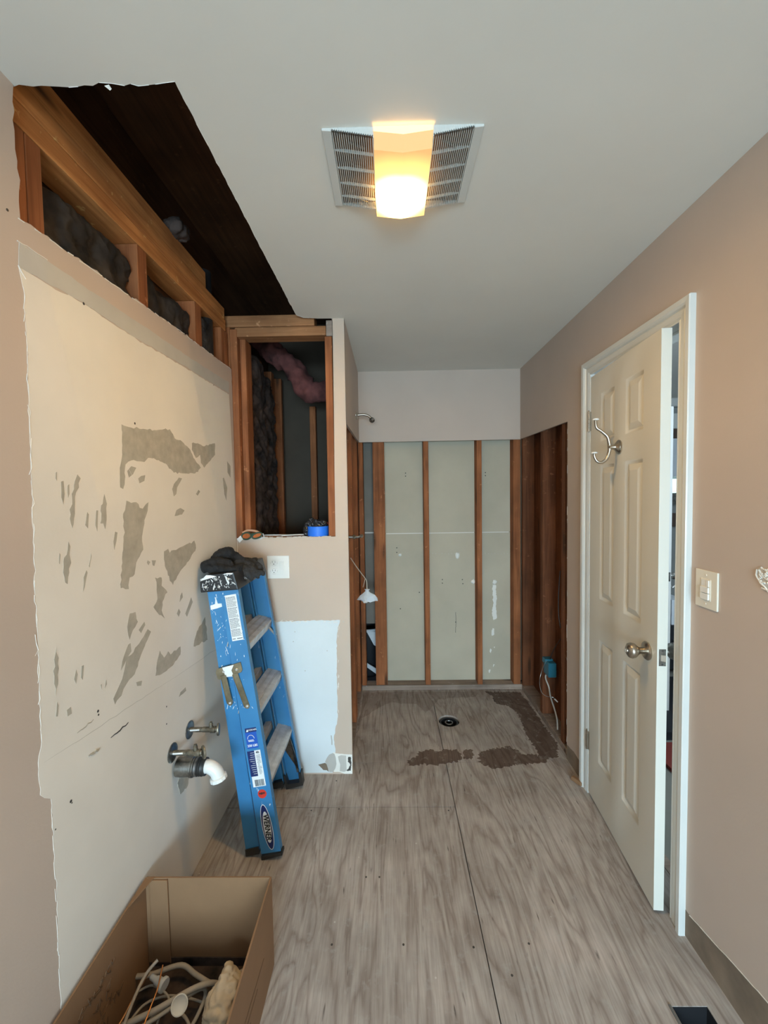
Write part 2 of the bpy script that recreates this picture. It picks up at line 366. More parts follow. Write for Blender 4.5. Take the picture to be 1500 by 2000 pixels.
flat_px('water_stain', c5([(160, 985), (900, 980), (880, 1010), (640, 1030), (560, 1120), (500, 1060), (330, 1050), (250, 1090), (150, 1150), (120, 1250)]), M['stain2'], floor, .0003, 'Z', 0, .004, .02, 8)
# shower drain
dr = root('shower_drain', (*DR, -.2), 'round black drain pipe in the hole of the shower floor', 'drain')
b = B(); b.lathe([(0, .055), (.165, .055), (.185, .062), (.190, .062), (.190, .052), (.02, .048)], (*DR, -.2), (0, 0, 1), 32); b.build('drain_body', M['black'], dr, smooth=True)
B().tube([(DR[0]+.024*math.cos(a), DR[1]+.024*math.sin(a), -.012) for a in [2*math.pi*k/24 for k in range(25)]], .0045, 8, False).build('pipe_rim', M['steel'], dr, smooth=True)
B().tube([(DR[0]+DRr*math.cos(a), DR[1]+DRr*math.sin(a), -.010) for a in [math.pi*k/24 for k in range(-2, 27)]], .004, 6).build('cut_edge', M['plate_grey'], dr, smooth=True, label='pale cut edge of the plywood hole')
# floor register boot
rg = root('floor_duct', (REG[0], 1.0, -.2), 'open black rectangular floor duct by the right wall in the foreground', 'duct')
b = B(); x0, x1, y0, y1 = REG
for a, c in (((x0, y0), (x0+.0015, y1)), ((x1-.0015, y0), (x1, y1)), ((x0, y0), (x1, y0+.0015)), ((x0, y1-.0015), (x1, y1))): b.box(a[0], a[1], -.22, c[0], c[1], -.002)
b.build('duct_sleeve', M['black'], rg); B().box(x0, y0, -.225, x1, y1, -.22).build('duct_floor', M['void'], rg)
B().box(x0-.009, y0, .0, x0-.002, y1+.003, .0025).build('duct_flange', M['steel'], rg)
# ---- ceiling with the torn opening
tr = [(XL-.013, .942), (XL+.04, .940), (-.70, .944), (-.60, .938), (-.52, .944), (-.459, .938), (-.46, 1.2), (-.461, 1.6), (-.460, 2.117), (-.43, 2.15), (-.36, 2.166)]
tp = jag([(x, y, CZ) for x, y in tr[:6]], .0028, .018, 11, closed=False)[:-1]+jag([(x, y, CZ) for x, y in tr[5:]], .0009, .02, 12, closed=False)
outer = [(XL-.013, -3.05, CZ), (1.10, -3.05, CZ), (1.10, 3.22, CZ), (XS-.065, 3.22, CZ), (XS-.065, 2.168, CZ)]
ceiling = struct(B().prism(tp+outer[::-1], (0, 0, .013)).build('ceiling', M['ceil']))
# ragged paper edge of the opening
for i in range(len(tp)-1):
    pass
b = B(); rr = random.Random(5)
for i in range(0, len(tp)-1):
    a, c = Vector(tp[i]), Vector(tp[i+1])
    if rr.random() < .55:
        q = (c-a).cross(Vector((0, 0, 1))).normalized()*rr.uniform(.001, .004)
        b.prism([a+Vector((0, 0, -.0008)), c+Vector((0, 0, -.0008)), c+q+Vector((0, 0, .001)), a+q*.6+Vector((0, 0, .001))], (0, 0, .0006))
b.build('torn_edge', M['tear'], ceiling)
B().prism([on(204, 168, 'Z', CZ-.001), on(213, 166, 'Z', CZ-.001), on(218, 174, 'Z', CZ-.004), on(215, 177, 'Z', CZ-.006)], (0, 0, .0008)).build('torn_flap', M['tear'], ceiling)
# attic: dark boards above the opening
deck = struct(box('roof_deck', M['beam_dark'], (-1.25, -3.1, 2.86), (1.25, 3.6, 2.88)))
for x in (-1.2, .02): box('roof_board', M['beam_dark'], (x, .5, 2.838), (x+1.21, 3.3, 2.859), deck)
for a, c in (((-1.27, -3.1, 2.4), (-1.25, 3.6, 2.88)), ((1.25, -3.1, 2.4), (1.27, 3.6, 2.88)), ((-1.25, -3.12, 2.4), (1.25, -3.1, 2.88)), ((-1.25, 3.6, 0), (1.25, 3.62, 2.88)), ((-1.27, -3.1, -.3), (-1.25, 3.6, 2.4))): box('light_leak_board', M['beam_dark'], a, c, deck)  # unseen boards added to stop world light leaking in
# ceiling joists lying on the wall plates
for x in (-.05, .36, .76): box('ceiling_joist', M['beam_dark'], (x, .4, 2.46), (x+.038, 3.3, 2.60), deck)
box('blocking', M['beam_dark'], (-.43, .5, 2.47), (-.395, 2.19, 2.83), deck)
# ---- left wall
def onL(p): return [on(x, y, 'X', XL) for x, y in p]
top = jag([(XL, .935, 2.44), (XL, .931, 2.30), (XL, .935, 2.151), (XL, .99, 2.156), (XL, 1.315, 2.168), (XL, 1.593, 2.181), (XL, 2.166, 2.189), (XL, 2.1685, 2.10)], .0022, .02, 21, closed=False)
wall_left = struct(B().prism([(XL, 2.1685, 0), (XL, -3.05, 0), (XL, -3.05, 2.44)]+top, (-.0127, 0, 0)).build('wall_left', M['paint']))
T = .0006
beige = onL([(36, 522), (100, 560), (163, 593), (213, 628), (267, 663), (353, 713), (447, 770)])+[Vector((XL, 2.157, 1.5)), Vector((XL, 2.157, .004)), Vector((XL, .94, .004))]+onL([(117, 1935), (110, 1750), (99, 1560), (78, 1553), (74, 1490), (81, 1450), (76, 1350), (70, 1200), (65, 1050), (60, 900), (53, 700), (44, 560)])
beige = jag(beige, .0016, .014, 31, skip=(6, 7, 8))
B().prism(beige, (T, 0, 0)).build('old_paint_layer', M['primer'], wall_left, label='cream old paint left where a mirror and cabinet were removed')
band = onL([(37, 473), (93, 510), (150, 550), (213, 592), (300, 650), (377, 703), (447, 747), (447, 768), (353, 711), (267, 661), (213, 626), (163, 591), (100, 558), (36, 520)])
B().prism(jag(band, .0012, .02, 32), (T*1.3, 0, 0)).build('grey_skim_band', M['band'], wall_left, label='grey strip below the torn top edge')
for q, (a, c) in enumerate([((33, 470), (92, 508)), ((35, 518), (50, 545))]):
    P = jag(onL([a, c]), .0015, .012, 50+q, closed=False); B().tube([p+Vector((T, 0, 0)) for p in P], .0012, 5).build('torn_edge', M['tear'], wall_left)
P = jag(onL([(35, 425), (80, 455), (250, 575), (340, 637), (450, 720)]), .001, .02, 55, closed=False)
b = B(); rr = random.Random(8)
for i in range(len(P)-1):
    if rr.random() < .6: b.tube([P[i]+Vector((.0003, 0, -.001)), P[i+1]+Vector((.0003, 0, -.001))], .0012, 5)
b.build('torn_edge', M['tear'], wall_left)
# left ragged paint edge of the patch
P = jag(onL([(45, 560), (53, 700), (60, 900), (65, 1050), (70, 1200), (76, 1350), (81, 1450)]), .0028, .015, 56, closed=False)
b = B(); rr = random.Random(9)
for i in range(len(P)-1):
    if rr.random() < .6: b.tube([P[i]+Vector((T, 0, 0)), P[i+1]+Vector((T, 0, 0))], rr.uniform(.0004, .0009), 5)
b.build('torn_edge', M['primer'], wall_left)
b = B()
for i in range(7):
    q = on(100+i*2.4, 1580+i*52, 'X', XL); b.tube([q, q+Vector((T, .001, -.03-.02*rr.random()))], .0006, 5)
b.build('torn_edge', M['primer'], wall_left)
c2 = lambda L: [(x/3.125, 760+y/3.125) for x, y in L]
scars = [
 [(740, 215), (800, 235), (940, 250), (1035, 245), (1065, 300), (1110, 320), (1160, 370), (1200, 450), (1225, 480), (1190, 515), (1130, 515), (1060, 510), (1010, 455), (915, 420), (880, 445), (800, 435), (765, 460), (760, 560), (750, 610), (732, 600), (730, 480), (745, 400)],
 [(1170, 330), (1215, 335), (1245, 350), (1280, 335), (1310, 330), (1312, 400), (1280, 440), (1245, 480), (1225, 450), (1220, 400), (1195, 420), (1170, 370)],
 [(770, 680), (830, 690), (870, 730), (905, 690), (900, 740), (880, 800), (865, 900), (873, 980), (830, 1060), (820, 1130), (790, 1150), (785, 1220), (735, 1215), (740, 1080), (752, 900), (750, 760)],
 [(800, 470), (830, 480), (810, 520), (785, 540), (775, 500)],
 [(860, 530), (885, 525), (880, 560), (850, 575), (842, 545)],
 [(1060, 580), (1090, 540), (1110, 545), (1080, 600), (1075, 640), (1060, 655), (1050, 610)],
 [(1075, 740), (1100, 725), (1125, 740), (1110, 765), (1065, 775)],
 [(1000, 990), (1025, 975), (1035, 1000), (1100, 965), (1185, 925), (1195, 970), (1150, 1050), (1100, 1110), (1055, 1195), (1035, 1170), (1020, 1110), (1005, 1080)],
 [(945, 1150), (985, 1150), (985, 1200), (1020, 1240), (990, 1300), (985, 1350), (1005, 1400), (960, 1365), (935, 1330), (960, 1280), (955, 1200)],
 [(790, 1370), (825, 1360), (840, 1420), (810, 1470), (790, 1530), (775, 1450)],
 [(845, 1470), (880, 1420), (885, 1440), (860, 1490)],
 [(900, 1465), (920, 1480), (860, 1620), (820, 1740), (770, 1800), (740, 1870), (700, 1925), (690, 1890), (730, 1800), (760, 1700), (770, 1640), (800, 1620), (850, 1550)],
 [(780, 1560), (795, 1550), (800, 1600), (770, 1650), (735, 1720), (745, 1660)],
 [(975, 1595), (1000, 1640), (1025, 1600), (1040, 1620), (1100, 1570), (1100, 1620), (1050, 1690), (985, 1740), (948, 1750), (960, 1650)],
 [(1250, 1390), (1265, 1530), (1215, 1560), (1180, 1570), (1200, 1480)],
 [(1110, 1240), (1115, 1270), (1095, 1300), (1100, 1260)], [(1165, 1270), (1175, 1300), (1140, 1390), (1130, 1370)], [(1090, 1340), (1100, 1360), (1090, 1390), (1078, 1370)],
 [(455, 560), (470, 520), (490, 545), (480, 600), (455, 660), (455, 760), (440, 850), (430, 820), (435, 640)],
 [(370, 565), (385, 560), (392, 640), (385, 705), (372, 660)], [(410, 590), (420, 580), (422, 640), (412, 665)],
 [(338, 510), (345, 505), (345, 560), (337, 545)],
 [(635, 640), (640, 660), (650, 700), (648, 800), (640, 855), (628, 820), (610, 820), (615, 710), (625, 700)],
 [(585, 740), (597, 740), (592, 870), (580, 830)], [(530, 750), (540, 765), (535, 850), (518, 830)],
 [(700, 870), (715, 875), (708, 930), (695, 985), (690, 930)],
 [(415, 930), (427, 960), (422, 1010), (432, 1060), (410, 1190), (395, 1180), (383, 1120), (388, 1030), (405, 1010)],
 [(525, 1105), (532, 1120), (515, 1210), (503, 1240), (508, 1150)], [(553, 1000), (556, 1020), (545, 1090), (540, 1080)],
 [(360, 1000), (367, 1010), (362, 1070), (357, 1060)],
 [(340, 1575), (355, 1640), (352, 1800), (337, 1875), (328, 1800), (328, 1650)],
 [(345, 1910), (355, 1930), (350, 1998), (338, 1998)], [(462, 1710), (472, 1740), (462, 1800), (450, 1770)], [(497, 1690), (509, 1685), (502, 1775), (492, 1760)],
 [(430, 1940), (436, 1980), (410, 1998), (405, 1960)], [(645, 1770), (650, 1800), (635, 1830)], [(612, 1805), (620, 1800), (618, 1835)],
 [(1385, 440), (1405, 470), (1405, 540), (1388, 510)], [(1358, 545), (1365, 540), (1385, 600), (1380, 680), (1368, 640)],
 [(1210, 615), (1220, 625), (1205, 650), (1195, 640)], [(900, 1045), (915, 1055), (905, 1075), (895, 1060)], [(925, 1045), (950, 1045), (940, 1080), (930, 1075)],
 [(830, 1790), (865, 1780), (860, 1810), (835, 1812)], [(1130, 1820), (1135, 1840), (1090, 1880), (1100, 1850)]]
for i, s_ in enumerate(scars):
    ar = sum(s_[k][0]*s_[(k+1) % len(s_)][1]-s_[(k+1) % len(s_)][0]*s_[k][1] for k in range(len(s_)))
    P = [on(x, y, 'X', XL) for x, y in c2(s_)]
    big = abs(ar) > 9000
    P = jag(P, .0022 if big else .0008, .012 if big else .015, 60+i)
    B().prism([p+Vector((T*.9, 0, 0)) for p in P], (T*.5+.00001*i, 0, 0)).build('bare_paper_patch', M['scar'], wall_left)
def scratch(x0, y0, x1, y1, r, mat, n=6, seed=0):
    a, c = on(x0, y0, 'X', XL), on(x1, y1, 'X', XL); P = jag([a, c], .0015, (c-a).length/n, seed, closed=False)
    B().tube([p+Vector((T*.6, 0, 0)) for p in P], [r*(.4+.6*math.sin(math.pi*(i+.3)/(len(P)))) for i in range(len(P))], 5).build('scratch', mat, wall_left)
scratch(216, 1441, 250, 1411, .0025, M['slot']); scratch(85, 1490, 330, 1330, .0007, M['scar'], 20, 2); scratch(330, 1330, 465, 1240, .0007, M['scar'], 12, 3)
scratch(172, 1477, 193, 1462, .0045, M['scar']); scratch(240, 900, 275, 955, .0008, M['tear'], 5, 4); scratch(150, 1432, 182, 1405, .002, M['scar'])
for (x, y, r) in [(191, 1389, .004), (192, 1396, .003), (138, 1565, .004), (108, 1620, .002), (325, 1414, .003), (263, 827, .004), (14, 410, .003), (140, 1568, .002), (325, 1380, .003), (163, 593, .004), (417, 752, .003)]:
    q = on(x, y, 'X', XL); B().lathe([(0, r), (.0004, r)], q+Vector((T*.9, 0, 0)), (1, 0, 0), 8).build('screw_hole', M['slot'], wall_left)
# torn gypsum around the drain stub
flat_px('gypsum_tear', [(352, 1505), (372, 1500), (366, 1535), (352, 1552), (346, 1530)], M['scar'], wall_left, .0012, 'X', XL+T, .003, .01, 98)
scratch(350, 1522, 356, 1508, .003, M['tear'], 3, 6)
# framing visible in the torn top of the left wall
XF = XL-.0135
def stud(parent, a, b, mat=None, name='stud', **k): return box(name, mat or M['stud'], a, b, parent, bevel=.002, **k)
stud(wall_left, (XF-.089, .5, 2.375), (XF, 2.14, 2.43), M['beam'], 'lower_top_plate')
stud(wall_left, (XF-.089, .5, 2.432), (XF, 2.13, 2.486), M['beam'], 'upper_top_plate')
stud(wall_left, (XF-.075, .5, 2.488), (XF-.004, 1.93, 2.560), M['beam'], 'rim_beam')
for y0, y1 in ((.945, .972), (.974, 1.018), (1.395, 1.449), (1.80, 1.862), (2.079, 2.117), (2.119, 2.156)):
    stud(wall_left, (XF-.089, y0, 1.95), (XF, y1, 2.373))
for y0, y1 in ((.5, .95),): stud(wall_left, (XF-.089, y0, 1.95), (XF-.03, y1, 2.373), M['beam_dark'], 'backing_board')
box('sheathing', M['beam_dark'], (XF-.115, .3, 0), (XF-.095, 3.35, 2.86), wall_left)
def lump(name, mat, parent, a, b, seed, disp=.02, vox=.012, freq=12, ridged=True, it=2, label=None):
    o = B().box(*a, *b).build(name, mat, parent, label=label)
    remesh(o, vox, it, disp, seed, freq, ridged); return remesh(o, vox*.8, 1, disp*.45, seed+3, freq*3, True)
for i, (y0, y1) in enumerate(((1.03, 1.385), (1.46, 1.79), (1.875, 1.93))):
    lump('insulation_batt', M['grime'], wall_left, (XF-.085, y0, 1.95), (XF-.04, y1, 2.31), i*3, .022, label='dark grimy insulation between the studs')
B().tube([(XF-.045, 2.0, 1.9), (XF-.045, 2.0, 2.6)], .035, 16).build('vent_pipe', M['black'], wall_left, smooth=True)
lump('insulation_flap', M['grime'], wall_left, (XF-.03, 1.875, 2.14), (XF-.008, 1.925, 2.33), 5, .012, .008, 30)
# junk seen over the beam
lump('cloth_scrap', M['kraft'], deck, (-.86, 1.62, 2.565), (-.80, 1.70, 2.60), 9, .012, .008, 35)
# ---- partition (column) front with the square recess
ZS = 1.302
colwall = B()
P = [(-.816, CFY, .0), (XS, CFY, .0), (XS, CFY, 2.44), (-.282, CFY, 2.44), (-.284, CFY, 2.0), (-.288, CFY, 1.6), (-.2895, CFY, ZS)]
P += jag([(-.2895, CFY, ZS), (-.816, CFY, ZS-.002)], .0012, .02, 41, closed=False)[1:]
wall_partition = struct(B().prism(P, (0, .0127, 0)).build('wall_partition', M['paint2']))
YF = CFY+.0135
B().tube([(XL+.001, CFY-.001, .002), (XL+.001, CFY-.001, 1.30)], .0022, 6).build('corner_bead', M['primer'], wall_partition)
b = B()
# frame of the recess
stud(wall_partition, (-.327, YF, ZS-.0), (-.289, YF+.089, 2.355), None, 'stud')
box('stud', M['plate_grey'], (-.318, YF, 2.357), (-.286, YF+.08, 2.437), wall_partition, bevel=.001)
stud(wall_partition, (-.865, YF, 1.20), (-.827, YF+.089, 2.44), None, 'stud'); stud(wall_partition, (-.825, YF-.004, 1.20), (-.788, YF+.085, 2.40), None, 'stud')
stud(wall_partition, (-.786, YF+.03, 1.30), (-.755, YF+.12, 2.36), None, 'stud')
stud(wall_partition, (-.80, YF, 2.362), (-.320, YF+.089, 2.41), M['studh'], 'header')
stud(wall_partition, (-.86, YF-.002, 2.412), (-.38, YF+.085, 2.47), M['studh'], 'top_plate')
stud(wall_partition, (-.786, YF, ZS-.045), (-.329, YF+.089, ZS+.0), M['studh'], 'sill')
stud(wall_partition, (-.816, YF, .04), (-.29, YF+.089, .12), M['studh'], 'bottom_plate')
b = B(); rr = random.Random(3)
for i in range(46):
    x = rr.uniform(-.78, -.33); b.tube([(x, CFY+.001+rr.random()*.02, ZS+.0005), (x+rr.uniform(.004, .02), CFY+.002+rr.random()*.02, ZS+.001)], rr.uniform(.0008, .0025), 5)
b.build('plaster_crumbs', M['tear'], wall_partition, kind='stuff')
# chase behind the recess: studs, old insulation, back wall
chase = wall_partition
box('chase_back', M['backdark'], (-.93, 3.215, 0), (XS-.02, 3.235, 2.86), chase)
for y0, y1, x in ((2.42, 2.458, -.83), (2.66, 2.72, -.825), (2.92, 2.985, -.82), (3.10, 3.14, -.80)): stud(chase, (x-.089, y0, .9), (x, y1, 2.40), None, 'stud')
stud(chase, (-.60, 3.15, .9), (-.555, 3.21, 2.2), None, 'stud')
lump('insulation_batt', M['kraft'], chase, (-.91, 2.30, 1.0), (-.80, 2.41, 2.25), 21, .02, .012, 10, label='sagging brown-faced insulation')
lump('insulation_batt', M['kraft'], chase, (-.90, 2.47, 1.0), (-.80, 2.64, 2.35), 22, .022, .012, 9)
lump('insulation_batt', M['kraft'], chase, (-.90, 2.74, 1.0), (-.81, 2.90, 2.30), 23, .022, .012, 9)
o = B().tube(smoothcurve([(-.86, 2.75, 2.56), (-.72, 2.72, 2.44), (-.60, 2.72, 2.33), (-.52, 2.70, 2.20), (-.42, 2.70, 2.20), (-.31, 2.70, 2.19)], 4), [.05, .05, .055, .06, .055, .06, .05, .06, .055, .06, .065, .06, .055, .055, .05, .05, .05, .05, .045, .05, .05][:21], 10).build('insulation_roll', M['pink'], chase, label='pink fibreglass insulation hanging from the top')
remesh(o, .012, 2, .022, 5, 14, True)
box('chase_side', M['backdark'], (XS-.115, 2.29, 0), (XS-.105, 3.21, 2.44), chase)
# white patch, plaster patches on the partition
wp = jag([on(x, y, 'Y', CFY) for x, y in [(474, 1217), (522, 1216), (600, 1212), (664, 1211), (658, 1240), (658, 1350), (660, 1400), (652, 1440), (655, 1468), (652, 1500), (648, 1506)]]+[Vector((-.33, CFY, .008)), Vector((-.79, CFY, .008))], .0016, .012, 71, skip=(11, 12))
B().prism(wp, (0, -T, 0)).build('white_paint_patch', M['white_patch'], wall_partition, label='pale blue-white unpainted rectangle above the floor')
c6 = lambda L: [(590+x/11.54, 1420+y/11.54) for x, y in L]
def onF(L): return [on(x, y, 'Y', CFY)+Vector((0, -T*1.4, 0)) for x, y in L]
def fpatch(L, mat, k, amp=.0006, step=.01, seed=0, name='plaster_patch'): B().prism(jag(onF(L), amp, step, seed), (0, -T*k, 0)).build(name, mat, wall_partition)
fpatch(c6([(700, 560), (760, 590), (900, 600), (1000, 610), (1130, 620), (1130, 1050), (960, 1050), (850, 1010), (720, 1010), (700, 900)]), M['tear'], .6, seed=1)
fpatch(c6([(690, 585), (730, 600), (760, 690), (775, 830), (750, 930), (700, 1010), (620, 1010), (585, 930), (555, 840), (520, 780), (560, 690), (610, 620)]), M['band'], 1.0, .0003, .02, 2)
fpatch(c6([(365, 845), (440, 825), (520, 805), (560, 840), (585, 930), (605, 1010), (560, 970), (480, 965), (420, 900)]), M['brownpaper'], .8, .0003, .01, 3)
fpatch(c6([(810, 660), (880, 630), (990, 640), (1005, 980), (950, 1005), (850, 990), (860, 840), (830, 760)]), M['band'], 1.0, .0003, .02, 4)
fpatch(c6([(1040, 670), (1095, 670), (1110, 860), (1100, 980), (1030, 990), (1000, 970), (1050, 930), (1080, 830), (1030, 770)]), M['slot'], 1.0, .0012, .006, 5)
fpatch(c6([(645, 180), (670, 190), (685, 300), (685, 400), (662, 400), (658, 300)]), M['band'], 1, .0004, .01, 6)
for (x, y) in [(576, 1234), (573, 1253), (639, 1271), (671, 1214), (520, 1240), (596, 1310)]:
    q = on(x, y, 'Y', CFY); B().lathe([(0, .003), (.0005, .003)], q+Vector((0, -T, 0)), (0, -1, 0), 8).build('nail_dimple', M['band'], wall_partition)
b = B(); rr = random.Random(4)
for i in range(26):
    a = on(525+rr.random()*140, 1214+rr.uniform(-2, 3), 'Y', CFY); b.tube([a+Vector((0, -T, 0)), a+Vector((rr.uniform(.004, .02), -T, rr.uniform(-.004, .004)))], .0012, 5)
for i in range(18):
    a = on(660+rr.uniform(-3, 2), 1216+rr.random()*190, 'Y', CFY); b.tube([a+Vector((0, -T, 0)), a+Vector((rr.uniform(-.002, .002), -T, rr.uniform(.008, .02)))], .001, 5)
b.build('torn_edge', M['tear'], wall_partition)
# ---- shower left wall
def torn_strip(y0, y1, z): return jag([(0, y0, z), (0, y1, z)], .001, .04, 5, closed=False)
wall_shower_left = struct(B().prism([(XS, CFY+.002, 1.903), (XS, D, 1.916), (XS, D, 2.44), (XS, CFY+.002, 2.44)], (-.0127, 0, 0)).build('wall_shower_left', M['paint']))
box('corner_return', M['paint2'], (XS-.0127, CFY+.0135, 0), (XS, CFY+.028, 1.903), wall_shower_left, label='narrow strip of drywall left at the corner')
b = B()
z = .02
while z < 1.88:
    L_ = rr.expovariate(1/.02)+.004; b.tube([(XS-.001, CFY+.029, z), (XS-.002, CFY+.029+rr.random()*.003, z+L_)], rr.uniform(.0004, .0012), 5); z += L_+rr.expovariate(1/.05)
b.build('torn_edge', M['tear'], wall_shower_left)
XSF = XS-.0135
for y0, y1 in ((2.265, 2.303), (2.60, 2.638), (2.66, 2.698), (3.02, 3.058), (3.064, 3.102)): stud(wall_shower_left, (XSF-.089, y0, .04), (XSF, y1, 2.43))
stud(wall_shower_left, (XSF-.089, 2.26, 0), (XSF, 3.104, .038), M['plate_grey'], 'bottom_plate')
# ---- back wall of the shower
wall_back = struct(B().prism([(XS, D, 1.916), (XR, D, 1.918), (XR, D, 2.44), (XS, D, 2.44)], (0, .0127, 0)).build('wall_back', M['paint']))
YB = D+.0135
for x0, x1, y0, y1 in ((-.232, -.197, YB, YB+.089), (-.123, -.034, YB+.006, YB+.044), (.262, .300, YB, YB+.089), (.664, .702, YB, YB+.089), (.940, .994, YB, YB+.089)):
    stud(wall_back, (x0, y0, .04), (x1, y1, 2.43))
stud(wall_back, (XS-.012, YB, 0), (XR+.02, YB+.089, .038), M['plate_grey'], 'bottom_plate')
YD = YB+.0905
def dry(x0, x1, z0, z1, mat='backdry'): box('drywall_back_panel', M[mat], (x0, YD, z0), (x1, YD+.0127, z1), wall_back)
dry(-.075, 1.08, .03, 1.212); dry(-.075, 1.08, 1.215, 2.5)
for x0, x1 in ((-.03, .26), (.305, .66), (.71, .93)):
    B().box(x0, YD-.0009, 1.209, x1, YD, 1.2155).build('joint_tape', M['gyp'], wall_back)
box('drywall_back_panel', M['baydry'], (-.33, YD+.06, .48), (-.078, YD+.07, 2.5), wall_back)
box('conduit', M['gyp'], (-.30, YD+.05, 1.212), (-.08, YD+.058, 1.222), wall_back)
# plaster lumps and drips pushed through the drywall
def blob(px, py, r, seed, sy=1.2):
    q = on(px, py, 'Y', YD); bm = B()
    bm.lathe([(0, r), (.004, r*.9), (.008, r*.5), (.009, .001)], q+Vector((0, .001, 0)), (0, -1, 0), 12)
    o = bm.build('plaster_lump', M['tear'], wall_back, smooth=True)
    for v in o.data.vertices:
        n = mnoise(v.co*120+Vector((seed, 0, 0))); v.co.x += n*r*.5; v.co.z = q.z+(v.co.z-q.z)*sy+n*r*.6
for i, a in enumerate(((781, 1084, .012, 1), (893, 1085, .018, 1.5), (924, 1136, .016, 1.1), (966, 1137, .018, 1.1))): blob(a[0], a[1], a[2], i*7, a[3])
def drip(pts, seed):
    P = [on(660+x/3.26, 1050+y/3.26, 'Y', YD) for x, y in pts]; B().prism(jag(P, .002, .01, seed), (0, -.0015, 0)).build('plaster_drip', M['tear'], wall_back)
drip([(985, 300), (1005, 300), (1010, 380), (1005, 440), (1012, 510), (990, 525), (980, 480), (990, 420), (985, 350)], 1)
drip([(985, 575), (995, 580), (993, 620), (980, 625), (978, 600)], 2); drip([(970, 705), (978, 712), (972, 735), (966, 725)], 3); drip([(992, 695), (1000, 695), (996, 705)], 4); drip([(963, 840), (972, 840), (966, 862), (960, 858)], 5); drip([(990, 805), (998, 808), (988, 825)], 6)
def mark(px, py, r, mat='slot'):
    q = on(px, py, 'Y', YD); B().lathe([(0, r), (.0006, r)], q, (0, -1, 0), 8).build('nail_hole', M[mat], wall_back)
for x, y in ((792, 924), (792, 930), (948, 923), (948, 929), (775, 1070), (775, 1079), (864, 1132), (864, 1139), (903, 1132), (904, 1140), (819, 1157), (782, 1189), (890, 1215)): mark(x, y, .0045)
P = [on(660+x/3.26, 1050+y/3.26, 'Y', YD) for x, y in ((750, 475), (752, 540), (749, 605))]; B().tube(jag(P, .001, .01, 7, closed=False), .0016, 5).build('scratch', M['slot'], wall_back)
for px0 in (845, 948):
    for k in range(8): mark(px0+k*6.2, 1081+(k % 3)*.4, .0032, 'band')
# what is seen through the open bay at the left: a bin and its liner
bn = root('waste_bin', (-.20, YD+.24, 0), 'black bin with a white rim seen through the open stud bay at the back left', 'bin')
o = B(); o.lathe([(0, .10), (.02, .105), (.40, .125), (.405, .118), (.05, .095)], (-.20, YD+.24, 0), (0, 0, 1), 24); o.build('bin_body', M['cupboard'], bn, smooth=True)
o = B(); o.tube([(-.20+.125*math.cos(a), YD+.24+.125*math.sin(a), .40) for a in [2*math.pi*k/24 for k in range(25)]], .012, 8, False); o.build('bin_rim', M['plasticbag'], bn, smooth=True)
B().prism([(-.20, YD+.105, .395), (-.115, YD+.105, .40), (-.115, YD+.10, .27), (-.145, YD+.10, .29)], (0, -.004, 0)).build('liner_flap', M['plasticbag'], bn)
B().prism([(-.215, YD+.10, .115), (-.215, YD+.10, .15), (-.10, YD+.10, .075), (-.10, YD+.10, .03)], (0, -.012, 0)).build('handle', M['plasticbag'], bn)
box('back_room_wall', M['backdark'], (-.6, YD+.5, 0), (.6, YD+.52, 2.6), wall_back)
# ---- right wall
DY0, DY1, DZ = 1.409, 2.022, 2.088           # rough opening of the door
wr = struct(B().prism([(XR, -3.05, 0), (XR, DY0-.02, 0), (XR, DY0-.02, DZ+.02), (XR, DY1+.02, DZ+.02), (XR, DY1+.02, 0), (XR, 2.282, 0), (XR, 2.290, 1.909), (XR, D, 1.920), (XR, D, 2.44), (XR, -3.05, 2.44)], (.0127, 0, 0)).build('wall_right', M['paint']))
XRF = XR+.0135
box('next_room_drywall', M['roomwall'], (XR+.105, -3.05, 0), (XR+.118, DY0-.02, 2.6), wr)
box('next_room_drywall', M['roomwall'], (XR+.105, DY1+.02, 0), (XR+.118, 2.26, 2.6), wr)
box('next_room_drywall', M['roomwall'], (XR+.105, DY0-.02, DZ+.02), (XR+.118, DY1+.02, 2.6), wr)
for i, (y0, y1) in enumerate(((2.26, 2.72), (2.722, 3.13))): box('bay_board', M['stud_shade'], (XR+.102, y0, 0), (XR+.112, y1, 2.6), wr, label='brown board closing the stud bay')
for y0, y1 in ((2.358, 2.396), (2.69, 2.728), (3.09, 3.104+.012)): stud(wr, (XRF, y0, .04), (XRF+.087, y1, 2.43), M['stud_shade'])
stud(wr, (XRF, 2.22, 0), (XRF+.087, 3.104, .038), M['plate_grey'], 'bottom_plate')
stud(wr, (XRF, 2.296, .04), (XRF+.087, 2.31, 2.3), M['beam_dark'], 'stud')
# unpainted strips left by the removed baseboard
strip = [on(1347, 1788, 'X', XR), on(1385, 1830, 'X', XR), on(1440, 1890, 'X', XR), on(1500, 1958, 'X', XR)]
P = [Vector((XR, 1.35, .003)), Vector((XR, .9, .003)), Vector((XR, .9, .165))]+[strip[3], strip[2], strip[1], strip[0]]+[Vector((XR, 1.35, .095))]
B().prism(jag(P, .0012, .02, 81, skip=(0, 1, 2)), (-.0007, 0, 0)).build('bare_paper_strip', M['brownpaper'], wr, label='brown paper strip where the baseboard was')
B().tube(jag([p+Vector((-.001, 0, 0)) for p in (strip[3]+Vector((0, -.1, .004)), strip[3], strip[2], strip[1], strip[0])], .001, .02, 82, closed=False), .0015, 5).build('torn_edge', M['tear'], wr)
P = [(XR, 2.10, .003), (XR, 2.281, .003), (XR, 2.281, .085), (XR, 2.19, .10), (XR, 2.10, .09)]
B().prism(jag(P, .001, .02, 83), (-.0007, 0, 0)).build('bare_paper_strip', M['brownpaper'], wr)
b = B()
z = .10
